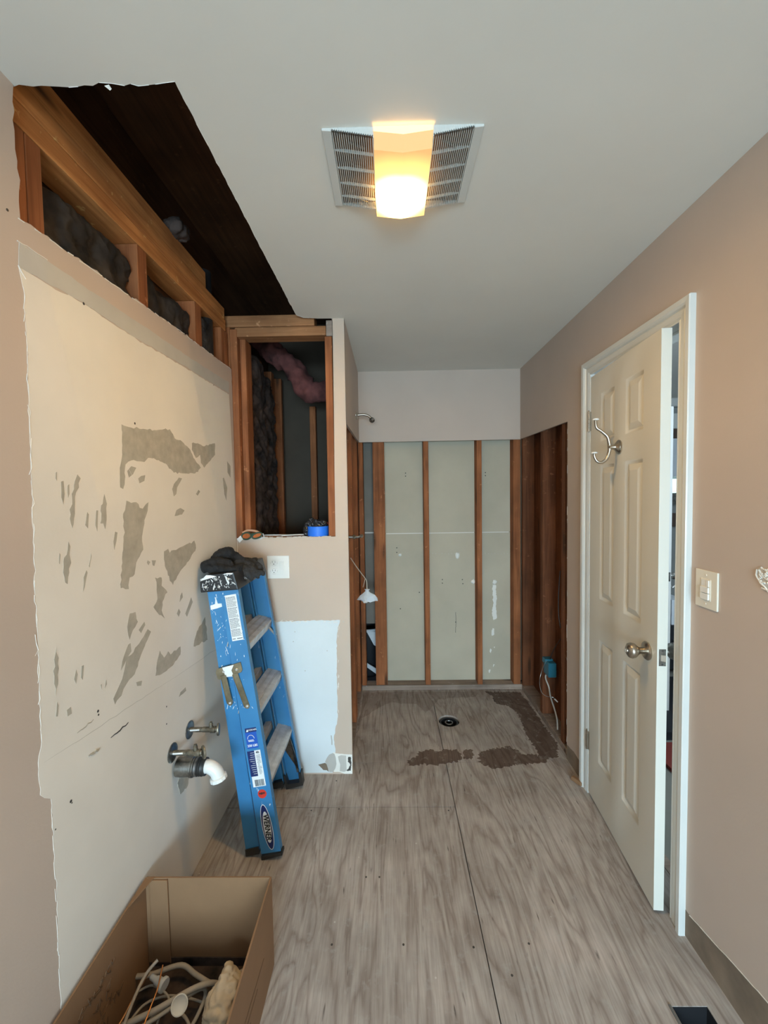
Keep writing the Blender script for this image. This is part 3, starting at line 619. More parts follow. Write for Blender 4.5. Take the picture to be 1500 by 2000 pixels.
while z < 1.88:
    L_ = rr.expovariate(1/.02)+.004; yz = 2.2825+z*.0040; b.tube([(XR-.0003, yz+rr.uniform(-.001, .001), z), (XR-.0003, yz+rr.uniform(-.002, .002), z+L_)], rr.uniform(.0003, .0009), 5); z += L_+rr.expovariate(1/.06)
b.build('torn_edge', M['tear'], wr)
# broken plaster patch at the right edge
def onR(px, py, dx=0): return on(px, py, 'X', XR)+Vector((-dx, 0, 0))
P = [onR(x, y, .0006) for x, y in ((1481, 1112), (1487, 1106), (1500, 1112), (1530, 1100), (1550, 1130), (1530, 1170), (1500, 1155), (1488, 1142), (1480, 1128))]
o = B().prism(jag(P, .0015, .008, 91), (-.0015, 0, 0)).build('plaster_patch', M['band'], wr)
b = B(); rr = random.Random(12)
for ring in (((1481, 1112), (1479, 1122), (1484, 1132), (1492, 1143), (1500, 1152), (1520, 1165)), ((1484, 1113), (1492, 1125), (1500, 1132), (1515, 1140)), ((1489, 1108), (1500, 1116), (1512, 1116)), ((1490, 1148), (1499, 1152), (1510, 1156))):
    b.tube(jag([onR(x, y, .003) for x, y in ring], .0012, .006, len(b.v), closed=False), .0022, 6)
for i in range(40):
    q = onR(rr.uniform(1486, 1520), rr.uniform(1112, 1140), .002); b.lathe([(0, .004), (.002, .003), (.004, .0006)], q, (-1, rr.uniform(-.5, .5), rr.uniform(-.5, .5)), 6)
b.build('plaster_crumbs', M['tear'], wr, kind='stuff')
# wall behind the camera, with the window that lights the room
wb = struct(B().box(-1.0, -3.06, 0, -.75, -3.04, 2.44).box(.95, -3.06, 0, 1.1, -3.04, 2.44).box(-.75, -3.06, 0, .95, -3.04, .35).box(-.75, -3.06, 1.72, .95, -3.04, 2.44).build('wall_behind', M['paint']))
# small wood chip in the corner
b = B(); q = on(1127, 1525, 'Z', .012); b.box(-.012, -.03, -.011, .012, .03, .011, Matrix.Translation(q) @ Matrix.Rotation(.5, 4, 'Z'))
tag(b.build('wood_scrap', M['card'], None, bevel=.004), 'small tan wood scrap on the floor beside the far door casing', 'wood scrap')
# ================================================================== DOOR
def casing(prof_len, a, b_, out, nrm, name, parent):
    """ridged casing from a to b_; prof along 'out' (inner->outer), thickness along nrm"""
    a, b_, out, nrm = Vector(a), Vector(b_), Vector(out), Vector(nrm)
    pr = [(0, 0), (0, .008), (.004, .0095), (.008, .008), (.014, .0105), (.030, .0125), (.036, .010), (.041, .016), (.048, .021), (prof_len, .022), (prof_len, 0)]
    A = [a+out*u+nrm*w_ for u, w_ in pr]; dirn = (b_-a).normalized()
    return A, pr
def casing_obj(name, pts, parent):
    """three mitred lengths swept round the opening: pts of inner corners as (y,z)"""
    pr = [(0, 0), (0, .008), (.004, .0095), (.008, .007), (.014, .0105), (.030, .0125), (.036, .0095), (.041, .016), (.048, .021), (.064, .022), (.066, .018), (.066, 0)]
    (y0, z0), (y1, z1) = pts
    def sec(y, z, oy, oz): return [Vector((XR-w_, y+oy*u, z+oz*u)) for u, w_ in pr]
    near = [sec(y0, .0, -1, 0), sec(y0, z1, -1, 1)]; head = [sec(y0, z1, -1, 1), sec(y1, z1, 1, 1)]; far = [sec(y1, z1, 1, 1), sec(y1, .0, 1, 0)]
    for nm, (a, c) in (('side_casing', near), ('head_casing', head), ('side_casing', far)):
        n = len(a); b = B(); b.add(a+c, [(i, (i+1) % n, (i+1) % n+n, i+n) for i in range(n)]+[list(range(n)), list(range(n, 2*n))]); b.build(nm, M['trim'], parent)
frame = root('door_1', (XR, 1.7, 0), 'white door casing and jamb around the opening in the right wall', 'door frame', kind='structure')
del frame['category']
casing_obj('c', [(DY0+.004, 0), (DY1-.004, DZ-.004)], frame)
box('jamb', M['trim'], (XR-.001, DY0-.018, 0), (XR+.118, DY0, DZ), frame); box('jamb', M['trim'], (XR-.001, DY1, 0), (XR+.118, DY1+.018, DZ), frame)
box('head_jamb', M['trim'], (XR-.001, DY0, DZ), (XR+.118, DY1, DZ+.018), frame)
box('door_stop', M['trim'], (XR+.045, DY0, 0), (XR+.08, DY0+.011, DZ), frame, bevel=.002); box('door_stop', M['trim'], (XR+.045, DY1-.011, 0), (XR+.08, DY1, DZ), frame, bevel=.002)
box('door_stop', M['trim'], (XR+.045, DY0+.011, DZ-.011), (XR+.08, DY1-.011, DZ), frame, bevel=.002)
b = B().box(XR+.006, DY0-.001, .90, XR+.038, DY0+.0015, .965); b.build('strike_plate', M['chrome_old'], frame)
# leaf, built in its own frame then turned about the hinge
HP = Vector((XR-.006, DY1-.003, .012)); ANG = math.atan2(.052, .590); DW, DH, DT = .598, 2.058, .034
Uv = Vector((-math.sin(ANG), -math.cos(ANG), 0)); Wv = Vector((math.cos(ANG), -math.sin(ANG), 0)); Zv = Vector((0, 0, 1))   # across, into the wall, up
def dp(u, v, w_): return HP+Uv*u+Zv*v+Wv*w_
door = root('six_panel_door', HP, 'white six-panel door standing slightly ajar in the right wall', 'door')
cols = [(.112, .254), (.345, .487)]; rows = [(.218, .818), (1.005, 1.632), (1.735, 1.958)]
us = [0, .112, .254, .345, .487, DW]; vs_ = [0, .218, .818, 1.005, 1.632, 1.735, 1.958, DH]
b = B()
for side, w0 in ((0, 0), (1, DT)):
    sg = 1 if side == 0 else -1
    for i in range(5):
        for j in range(7):
            u0, u1, v0, v1 = us[i], us[i+1], vs_[j], vs_[j+1]
            if i in (1, 3) and j in (1, 3, 5):
                def ring(k, d): return [dp(u0+k, v0+k, w0+sg*d), dp(u1-k, v0+k, w0+sg*d), dp(u1-k, v1-k, w0+sg*d), dp(u0+k, v1-k, w0+sg*d)]
                rs_ = [ring(0, 0), ring(.006, .0035), ring(.012, .009), ring(.016, .010)]
                for a, c in zip(rs_[:-1], rs_[1:]): b.add(a+c, [(q, (q+1) % 4, (q+1) % 4+4, q+4) for q in range(4)])
                b.add(rs_[-1], [(0, 1, 2, 3)])
            else: b.add([dp(u0, v0, w0), dp(u1, v0, w0), dp(u1, v1, w0), dp(u0, v1, w0)], [(0, 1, 2, 3)])
b.add([dp(0, 0, 0), dp(0, DH, 0), dp(0, DH, DT), dp(0, 0, DT)], [(0, 1, 2, 3)]); b.add([dp(DW, 0, 0), dp(DW, DH, 0), dp(DW, DH, DT), dp(DW, 0, DT)], [(0, 1, 2, 3)])
b.add([dp(0, 0, 0), dp(DW, 0, 0), dp(DW, 0, DT), dp(0, 0, DT)], [(0, 1, 2, 3)]); b.add([dp(0, DH, 0), dp(DW, DH, 0), dp(DW, DH, DT), dp(0, DH, DT)], [(0, 1, 2, 3)])
def dbuild(b, name, mat, smooth=False, **k): return b.build(name, mat, door, smooth=smooth, **k)
# weld grid so normals are consistent
o = dbuild(b, 'leaf', M['door'], smooth=True)
for (u0, u1) in cols:
    for (v0, v1) in rows:
        b = B()
        def ring(k, d): return [dp(u0+k, v0+k, d), dp(u1-k, v0+k, d), dp(u1-k, v1-k, d), dp(u0+k, v1-k, d)]
        R_ = [ring(.0165, .0102), ring(.020, .0085), ring(.040, .0022), ring(.043, .0018)]
        for a, c in zip(R_[:-1], R_[1:]): b.add(a+c, [(q, (q+1) % 4, (q+1) % 4+4, q+4) for q in range(4)])
        b.add(R_[-1], [(0, 1, 2, 3)]); b.add(R_[0], [(0, 1, 2, 3)])
        dbuild(b, 'raised_panel', M['door'])
# knobs
ku, kv = .590-.055, .925
n_ = -Wv
b = B(); b.lathe([(0, .033), (.004, .034), (.008, .031), (.011, .022), (.012, .012)], dp(ku, kv, 0), n_, 28); kn = dbuild(b, 'rose', M['nickel'], True, label='satin nickel rose')
b = B(); b.lathe([(.010, .011), (.028, .012), (.036, .018), (.045, .026), (.056, .0285), (.064, .026), (.070, .017), (.071, .009), (.074, .008), (.075, .001)], dp(ku, kv, 0), n_, 28); dbuild(b, 'knob', M['nickel'], True, label='satin nickel privacy knob')
b = B(); b.box(-.001, -.006, 0, .001, .006, .006, Matrix.Translation(dp(ku, kv, -.074)) @ Wv.to_track_quat('-Z', 'Y').to_matrix().to_4x4()); dbuild(b, 'thumb_turn', M['nickel'])
b = B(); b.lathe([(0, .033), (.004, .034), (.008, .031), (.011, .022), (.012, .012), (.028, .012), (.036, .018), (.045, .028), (.056, .031), (.066, .028), (.074, .017), (.076, .001)], dp(ku, kv, DT), Wv, 28); dbuild(b, 'outer_knob', M['chrome_old'], True)
# latch plate on the leading edge
def edge_box(b, w0, w1, v0, v1, t0, t1): 
    P = [dp(DW+t0, v0, w0), dp(DW+t0, v0, w1), dp(DW+t0, v1, w1), dp(DW+t0, v1, w0)]; b.prism(P, Uv*(t1-t0)); return b
lp = edge_box(B(), .006, .029, kv-.030, kv+.030, 0, .0012).build('latch_plate', M['chrome_old'], door, bevel=.0008)
b = B(); P = [dp(DW+.001, kv-.011, .011), dp(DW+.001, kv-.011, .024), dp(DW+.001, kv+.011, .024), dp(DW+.001, kv+.011, .011)]; Q = [p+Uv*.010 if i in (1, 2) else p+Uv*.003 for i, p in enumerate(P)]
b.add(P+Q, [(0, 1, 2, 3), (4, 5, 6, 7), (0, 1, 5, 4), (1, 2, 6, 5), (2, 3, 7, 6), (3, 0, 4, 7)]); b.build('latch_bolt', M['nickel'], lp)
for dv in (-.024, .024): b = B(); b.lathe([(0, .0035), (.0012, .002)], dp(DW+.0012, kv+dv, .0175), Uv, 10); b.build('screw', M['slot'], lp)
# hinges (knuckles at the hinge corner)
for hv in (1.86-.012, .262):
    b = B(); c = HP+Vector((-.006, .004, hv))
    for k in range(5): b.lathe([(.0005, .0052), (.0185, .0052)], c+Vector((0, 0, -.048+k*.0192)), (0, 0, 1), 12)
    b.lathe([(0, .002), (.003, .004), (.006, .001)], c+Vector((0, 0, .048)), (0, 0, 1), 10)
    h = dbuild(b, 'hinge', M['nickel'], True)
    b = B(); P = [dp(.002, hv-.046, -.0008), dp(.014, hv-.046, -.0008), dp(.014, hv+.046, -.0008), dp(.002, hv+.046, -.0008)]; b.prism(P, -Wv*.0015); b.build('hinge_leaf', M['nickel'], h)
# double coat hook screwed on the door
hu, hv = .300, 1.692
hk = root('double_robe_hook', dp(hu, hv, 0), 'brushed nickel double hook with two white ceramic tips on the door', 'hook')
b = B(); b.lathe([(0, .029), (.004, .0295), (.006, .024), (.008, .0245), (.012, .019), (.018, .011), (.032, .0085), (.040, .0095), (.044, .004)], dp(hu, hv, 0), n_, 28); b.build('base', M['nickel'], hk, smooth=True)
def hp(w_, z, u=0): return dp(hu+u, hv+z, -w_)
up_ = smoothcurve([hp(.038, .0), hp(.040, .020), hp(.048, .045), hp(.072, .068), hp(.090, .082), hp(.094, .105), hp(.094, .112)], 5)
dn_ = smoothcurve([hp(.038, .0), hp(.040, -.022), hp(.050, -.048), hp(.068, -.062), hp(.086, -.058), hp(.097, -.040), hp(.099, -.026)], 5)
B().tube(up_, [.0072-.0022*i/len(up_) for i in range(len(up_))], 12).build('upper_arm', M['nickel'], hk, smooth=True)
B().tube(dn_, [.0072-.0022*i/len(dn_) for i in range(len(dn_))], 12).build('lower_arm', M['nickel'], hk, smooth=True)
for p in (hp(.094, .112), hp(.099, -.026)):
    B().lathe([(0, .007), (.002, .0125), (.005, .0132), (.008, .010), (.0095, .001)], p, (0, 0, 1), 20).build('ceramic_tip', M['pvc'], hk, smooth=True)
# ================================================================== ELECTRICAL PLATES
q = root('dimmer_switch_plate', (XR, 1.277, 1.212), 'ivory wall plate with three small switch buttons beside the door', 'light switch')
pl = B().box(XR-.006, 1.233, 1.153, XR-.0002, 1.321, 1.271).build('plate', M['ivory'], q, bevel=.004, seg=3)
B().box(XR-.0075, 1.257, 1.178, XR-.0055, 1.297, 1.245).build('switch_frame', M['ivory'], q, bevel=.0008)
for z0, z1, y0, y1, w_ in ((1.181, 1.200, 1.262, 1.294, .012), (1.202, 1.220, 1.262, 1.294, .012), (1.222, 1.242, 1.262, 1.271, .0105), (1.222, 1.242, 1.273, 1.294, .0085)):
    B().box(XR-w_, y0, z0, XR-.007, y1, z1).build('button', M['plastic'], q, bevel=.0008)
for z in (1.167, 1.257): B().lathe([(0, .003), (.0012, .0022)], (XR-.006, 1.277, z), (-1, 0, 0), 12).build('screw', M['ivory'], q)
q = root('outlet_and_switch_plate', (-.597, CFY, 1.143), 'white wall plate with two sockets and a rocker switch above the ladder', 'outlet')
YP = CFY-.0002
B().box(-.657, YP-.006, 1.082, -.540, YP, 1.204).build('plate', M['plastic'], q, bevel=.003, seg=2)
for zc in (1.166, 1.121):
    b = B(); P = []
    for a in [2*math.pi*k/24 for k in range(24)]: P.append(Vector((-.621+.0175*max(-.95, min(.95, math.cos(a)*1.08)), YP-.006, zc+.0145*max(-.86, min(.86, math.sin(a)*1.1)))))
    so = b.prism(P, (0, -.0018, 0)).build('socket', M['plastic'], q)
    b = B().box(-.629, YP-.0084, zc+.001, -.6272, YP-.0077, zc+.010).box(-.6150, YP-.0084, zc+.002, -.6132, YP-.0077, zc+.009); b.lathe([(0, .0026), (.0007, .0026)], (-.6211, YP-.0077, zc-.006), (0, -1, 0), 10)
    b.build('slot', M['slot'], so)
    b = B()
    ringp = [Vector((-.621+.0182*math.cos(a), YP-.0062, zc+.0150*math.sin(a))) for a in [2*math.pi*k/24 for k in range(25)]]
    b.tube(ringp, .0006, 5, False).build('socket_gap', M['band'], so)
B().box(-.589, YP-.0085, 1.111, -.566, YP-.006, 1.176).build('switch_frame', M['plastic'], q, bevel=.0006)
b = B(); P = [(-.587, YP-.0085, 1.128), (-.587, YP-.0100, 1.128), (-.587, YP-.014, 1.174), (-.587, YP-.0085, 1.174)]; b.prism(P, (.019, 0, 0)); b.build('rocker', M['plastic'], q)
# ================================================================== SHOWER ARM, VALVE, WIRE BAG, BLUE BOX
q = root('shower_pipe', (XS, 2.86, 2.072), 'brushed nickel shower arm with an open threaded end on the shower side wall', 'shower arm')
B().lathe([(0, .030), (.003, .030), (.009, .022), (.012, .011)], (XS, 2.86, 2.072), (1, 0, 0), 24).build('escutcheon', M['nickel'], q, smooth=True)
A_ = smoothcurve([(XS+.005, 2.86, 2.072), (XS+.05, 2.86, 2.075), (XS+.085, 2.86, 2.066), (XS+.105, 2.86, 2.044)], 6)
B().tube(A_, .0085, 14).build('arm', M['nickel'], q, smooth=True)
d_ = Vector((.62, 0, -.78)); B().lathe([(0, .012), (.006, .016), (.010, .0185), (.022, .0185), (.026, .017), (.034, .010), (.036, .002)], Vector((XS+.100, 2.86, 2.050)), d_, 8).build('nut', M['chrome_old'], q)
q = root('shower_valve_stub', (XSF, 2.62, 1.255), 'dark metal valve pipe poking between the left shower studs', 'valve')
B().tube([(XSF-.05, 2.58, 1.255), (XSF+.035, 2.58, 1.255), (XSF+.062, 2.60, 1.262)], .008, 10).build('pipe', M['chrome_old'], q, smooth=True)
B().lathe([(0, .014), (.015, .014)], (XSF+.002, 2.58, 1.255), (1, 0, 0), 6).build('nut', M['brass_old'], q)
B().lathe([(0, .012), (.012, .012)], (XSF+.05, 2.59, 1.259), (1, .3, .1), 6).build('nut', M['brass_old'], q)
q = root('bagged_cable_end', (-.165, 2.85, .98), 'cable end wrapped in a white plastic bag hanging between the left shower studs', 'cable')
def ony(px, py, Y): return on(px, py, 'Y', Y)
Yb = 2.72
B().tube(smoothcurve([ony(685, 1090, 2.50), ony(697, 1108, 2.6), ony(712, 1128, Yb), ony(716, 1135, Yb), ony(717, 1152, Yb)], 5), .0028, 8).build('string', M['string'], q, smooth=True)
B().tube([ony(713, 1131, Yb), ony(711, 1140, Yb), ony(709, 1147, Yb)], .0018, 6).build('string_end', M['string'], q)
c = ony(717, 1154, Yb); b = B(); rr = random.Random(2)
n = 16; rings = []
for j, (dz, r) in enumerate(((.012, .016), (0, .008), (-.012, .018), (-.035, .042), (-.058, .058), (-.066, .05), (-.06, .02))):
    rings.append([c+Vector((r*math.cos(2*math.pi*k/n)*(1+.35*math.cos(4*math.pi*k/n+1)), r*.7*math.sin(2*math.pi*k/n), dz+(rr.uniform(-.010, .010) if j > 2 else 0))) for k in range(n)])
b.add([p for r_ in rings for p in r_], [(j*n+k, j*n+(k+1) % n, (j+1)*n+(k+1) % n, (j+1)*n+k) for j in range(len(rings)-1) for k in range(n)]+[list(range(n)), [(len(rings)-1)*n+k for k in range(n)]])
b.build('bag', M['plasticbag'], q)
B().lathe([(0, .014), (.006, .017), (.012, .013)], c+Vector((-.012, -.02, -.074)), (0, 0, 1), 14).build('cable_end', M['pvc'], q, smooth=True)
q = root('electrical_box', (XRF, 2.50, .33), 'blue plastic electrical box nailed to the right shower stud with loose cables', 'electrical box')
Ye = 2.60
def bx(px, py, Y=Ye): return on(px, py, 'Y', Y)
a = bx(1072, 1292); c = bx(1086, 1322)
y0b, z0b, z1b = 2.60, .335, .43
P0 = bx(1073, 1324, 2.60); P1 = bx(1091, 1296, 2.60)
B().box(XRF+.006, 2.60, P0.z, XRF+.058, 2.686, P1.z).build('box_body', M['teal'], q, bevel=.004)
B().box(XRF-.002, 2.64, P1.z-.02, XRF+.05, 2.688, P1.z+.012).build('bracket', M['teal'], q, bevel=.002)
B().tube(smoothcurve([bx(1066, 1318, 2.63), bx(1066, 1326, 2.62), bx(1072, 1342, 2.6), bx(1075, 1360, 2.6), bx(1083, 1385, 2.55), bx(1088, 1405, 2.5), bx(1089, 1425, 2.48)], 6), .0048, 8).build('cable', M['cable'], q, smooth=True)
B().tube(smoothcurve([bx(1069, 1290, 2.64), bx(1063, 1298, 2.63), bx(1056, 1318, 2.6), bx(1054, 1335, 2.6), bx(1058, 1352, 2.59), bx(1068, 1360, 2.57), bx(1080, 1362, 2.55), bx(1087, 1370, 2.55)], 6), .0018, 6).build('thin_wire', M['chrome_old'], q, smooth=True)
B().tube([bx(1083, 1365, 2.55), bx(1089, 1371, 2.55)], .004, 8).build('wire_tip', M['plastic'], q)
B().tube(smoothcurve([bx(1095, 1248, 2.5), bx(1082, 1268, 2.6), bx(1074, 1288, 2.64)], 5), .0025, 6).build('black_wire', M['rubber'], q, smooth=True)
q = B().tube(smoothcurve([bx(1094, 1115, 2.45), bx(1091, 1160, 2.46), bx(1091, 1200, 2.46), bx(1095, 1227, 2.44)], 6), .003, 8).build('old_cable', M['rubber'], None, smooth=True)
tag(q, 'black cable curving along the right shower stud above the blue box', 'cable')
# ================================================================== LAVATORY STUBS
def valve(name, Y, Z, label, handle_dir, oval=False):
    q = root(name, (XL, Y, Z), label, 'valve')
    B().lathe([(0, .034), (.003, .034), (.006, .028), (.007, .014)], (XL+T, Y, Z), (1, 0, 0), 28).build('escutcheon', M['chrome_old'], q, smooth=True)
    B().lathe([(0, .0095), (.055, .0095), (.056, .0105), (.085, .0105), (.088, .013), (.105, .013), (.106, .009), (.113, .009)], (XL, Y, Z), (1, 0, 0), 14).build('pipe', M['brass_old'], q, smooth=True)
    B().tube([(XL+.008, Y-.0095, Z+.002), (XL+.045, Y-.0095, Z+.004)], .003, 6).build('paint_smear', M['splash'], q)
    B().lathe([(0, .008), (.016, .008), (.017, .006), (.023, .006)], (XL+.088, Y, Z+.008), (0, 0, 1), 10).build('outlet', M['brass_old'], q, smooth=True)
    b = B(); hx = Vector((XL+.113, Y, Z)); P = [hx+Vector((.0, .008*math.cos(a), .026*math.sin(a))) for a in [2*math.pi*k/20 for k in range(20)]] if oval else [hx+Vector((0, .024*math.cos(a), .014*math.sin(a))) for a in [2*math.pi*k/20 for k in range(20)]]
    P = [hx+Vector((0, .022*math.cos(a), .024*math.sin(a))) for a in [2*math.pi*k/20 for k in range(20)]]
    P = [hx+Matrix.Rotation(handle_dir, 3, 'Z') @ (p-hx) for p in P]
    b.prism(P, Matrix.Rotation(handle_dir, 3, 'Z') @ Vector((.008, 0, 0))); b.build('handle', M['brass_old'], q, bevel=.0015)
valve('supply_valve', 1.595, .591, 'corroded stop valve sticking out of the left wall, nearer the ladder and higher', .25)
valve('supply_valve', 1.463, .581, 'corroded stop valve sticking out of the left wall just above the drain stub', .7)
q = root('drain_stub', (XL, 1.51, .50), 'chrome drain stub with black coupling and white elbow on the left wall', 'drain pipe')
DYs, DZs = 1.487, .512
B().lathe([(0, .034), (.012, .035), (.05, .034), (.052, .037), (.060, .037), (.062, .033), (.066, .033)], (XL+.008, DYs, DZs), (1, 0, 0), 28).build('chrome_nut', M['chrome_old'], q, smooth=True)
b = B(); b.lathe([(0, .031), (.006, .033), (.010, .030), (.014, .033), (.018, .030), (.022, .033), (.026, .030), (.030, .033), (.036, .031), (.042, .031)], (XL+.072, DYs, DZs), (1, 0, 0), 28); b.build('rubber_coupling', M['rubber'], q, smooth=True)
B().lathe([(0, .0335), (.008, .0335)], (XL+.078, DYs, DZs), (1, 0, 0), 24).build('hose_clamp', M['steel'], q, smooth=True)
E_ = smoothcurve([(XL+.110, DYs, DZs), (XL+.128, DYs, DZs-.001), (XL+.150, DYs, DZs-.018), (XL+.160, DYs, DZs-.045)], 6)
B().tube(E_, .024, 20).build('elbow', M['pvc'], q, smooth=True)
B().lathe([(0, .027), (.003, .031), (.014, .031), (.016, .028)], (XL+.157, DYs, DZs-.036), (.25, 0, -1), 12).build('slip_nut', M['pvc'], q)
# ================================================================== CEILING FAN-LIGHT
FX0, FX1, FY0, FY1 = -.156, .250, 1.062, 1.330; LX0, LX1 = -.026, .123; FC = (LX0+LX1)/2
fx = root('ceiling_fan_light', (FC, 1.196, CZ), 'ceiling exhaust fan grille with a glowing amber light cover in its middle', 'ceiling light')
def fz(x): return CZ-.004-.034*(1-abs(x-FC)/(FC-FX0)) if x <= FC else CZ-.004-.034*(1-abs(x-FC)/(FX1-FC))
for x0, x1 in ((FX0, FX0+.024), (FX1-.024, FX1)):
    P = [(x0, FY0, CZ), (x0, FY1, CZ), (x1, FY1, CZ), (x1, FY0, CZ)]; z0, z1 = (CZ-.006, fz(x1)) if x0 == FX0 else (fz(x0), CZ-.006)
    b = B(); b.add([(x0, FY0, CZ), (x1, FY0, CZ), (x1, FY1, CZ), (x0, FY1, CZ), (x0, FY0, z0), (x1, FY0, z1), (x1, FY1, z1), (x0, FY1, z0)], [(0, 1, 2, 3), (4, 5, 6, 7), (0, 1, 5, 4), (1, 2, 6, 5), (2, 3, 7, 6), (3, 0, 4, 7)])
    b.build('rim', M['trim'], fx, bevel=.0012)
for sx0, sx1 in ((FX0+.024, LX0), (LX1, FX1-.024)):
    b = B(); k = 19; 
    for i in range(k):
        x = sx0+(sx1-sx0)*(i+.5)/k; z = fz(x); b.box(x-.0009, FY0, z, x+.0009, FY1, z+.005); b.box(x-.0011, FY0, z, x+.0011, FY0+.004, CZ+.002)
    b.build('louvre_slats', M['trim'], fx, kind='stuff')
    for y in (FY0+.001, FY0+.062, FY0+.120, FY0+.176, FY0+.228, FY1-.003):
        h = .010 if y not in (FY0+.001,) else .04
        b = B(); b.add([(sx0, y, CZ), (sx1, y, CZ), (sx1, y+.002, CZ), (sx0, y+.002, CZ), (sx0, y, min(fz(sx0)+.004, CZ-.001)), (sx1, y, min(fz(sx1)+.004, CZ-.001)), (sx1, y+.002, min(fz(sx1)+.004, CZ-.001)), (sx0, y+.002, min(fz(sx0)+.004, CZ-.001))] if y == FY0+.001 else
              [(sx0, y, fz(sx0)+.004), (sx1, y, fz(sx1)+.004), (sx1, y+.003, fz(sx1)+.004), (sx0, y+.003, fz(sx0)+.004), (sx0, y, fz(sx0)+.011), (sx1, y, fz(sx1)+.011), (sx1, y+.003, fz(sx1)+.011), (sx0, y+.003, fz(sx0)+.011)],
              [(0, 1, 2, 3), (4, 5, 6, 7), (0, 1, 5, 4), (1, 2, 6, 5), (2, 3, 7, 6), (3, 0, 4, 7)])
        b.build('cross_bar', M['trim'], fx)
# dark housing visible through the slats (sits just under the ceiling board)
b = B(); b.box(FX0+.026, FY0+.006, CZ-.0016, FX1-.026, FY1-.006, CZ-.0006); b.build('housing', plain('fan_housing', (.20, .115, .065), .6, .1, var=.3, nscale=18), fx)
LM = lens_mat((0, 0, 0)); 
BULB = Vector((FC-.005, 1.255, CZ-.05)); 
def lz(x, y):
    e = 1-abs(x-FC)/((LX1-LX0)/2); return CZ-.036-.009*e
b = B(); ny = 10; nx = 8; V_ = []
for j in range(ny+1):
    for i in range(nx+1):
        x = LX0+(LX1-LX0)*i/nx; y = FY0-.003+(FY1+.012-FY0)*j/ny; z = lz(x, y)
        if j == 0: z += .022
        V_.append((x, y, z))
F_ = [(j*(nx+1)+i, j*(nx+1)+i+1, (j+1)*(nx+1)+i+1, (j+1)*(nx+1)+i) for j in range(ny) for i in range(nx)]
b.add(V_, F_)
b.cur = 0
for j0 in (0, ny):
    b.cur = 1 if j0 == 0 else 0
    r0 = [V_[j0*(nx+1)+i] for i in range(nx+1)]; b.add(r0+[(x, y, CZ-.002) for x, y, z in r0], [(i, i+1, nx+2+i, nx+1+i) for i in range(nx)])
b.cur = 0
for i0 in (0, nx):
    r0 = [V_[j*(nx+1)+i0] for j in range(ny+1)]; b.add(r0+[(x, y, CZ-.002) for x, y, z in r0], [(j, j+1, ny+2+j, ny+1+j) for j in range(ny)])
lens = b.build('light_cover', [LM, emis('lit_cover_end', (1, .56, .24), 1.7)], fx)
for n_2 in LM.node_tree.nodes:
    if n_2.type == 'VECT_MATH' and n_2.operation == 'DISTANCE': n_2.inputs[1].default_value = BULB-wloc(fx)
for x in (LX0-.0006, LX1+.0006):
    b = B().box(x-.001, FY0-.003, fz(x)-.004, x+.001, FY1+.006, fz(x)); b.build('cover_edge', M['trim'], fx)
for i, y in enumerate((1.10, 1.17, 1.24, 1.30)):
    for x in (LX0-.045, LX1+.045): B().tube([(x-.02, y, CZ-.004), (x+.02, y+.02, CZ-.006)], .003, 6).build('fan_bracket', M['chrome_old'], fx)
# ================================================================== STEPLADDER
# every point of the folded ladder: s = height along the rails, q = towards the steps (+X), y = depth
LB = Vector((-.556, 0, .004)); UP = Vector((-.155, 0, 1)).normalized(); FR = Vector((UP.z, 0, -UP.x))
def lp_(s, q, y): return LB+UP*s+FR*q+Vector((0, y, 0))
LL = 1.145
def ynear(s): return 1.645+.055*s/LL
def yfar(s): return 2.090-.010*s/LL
lad = root('stepladder', (-.60, 1.87, 0), 'blue paint-spattered folded stepladder leaning into the left corner', 'ladder')
def rail(s0, s1, q0, q1, yf, sgn, flange, mat, name):
    """channel: web faces outwards, flanges turn inwards; sgn +1 = inwards is +Y"""
    b = B(); t = .004
    def sec(s, a0, a1):
        y = yf(s); k = [(a0, y), (a1, y), (a1, y+sgn*flange), (a1-t, y+sgn*flange), (a1-t, y+sgn*t), (a0+t, y+sgn*t), (a0+t, y+sgn*flange), (a0, y+sgn*flange)]
        return [lp_(s, q_, yy) for q_, yy in k]
    A, C_ = sec(s0, *q0), sec(s1, *q1); n = 8
    b.add(A+C_, [(i, (i+1) % n, (i+1) % n+n, i+n) for i in range(n)]+[list(range(n)), list(range(n, 2*n))])
    return b.build(name, mat, lad)
fr1 = rail(.02, LL, (.0, .083), (.012, .088), ynear, 1, .028, M['blue'], 'front_rail')
fr2 = rail(.02, LL, (.0, .083), (.012, .088), yfar, -1, .028, M['blue'], 'front_rail')
rr1 = rail(.03, LL, (-.068, -.010), (-.048, .008), lambda s: ynear(s)+.012, 1, .025, M['blue'], 'rear_rail')
rr2 = rail(.03, LL, (-.068, -.010), (-.048, .008), lambda s: yfar(s)-.012, -1, .025, M['blue'], 'rear_rail')
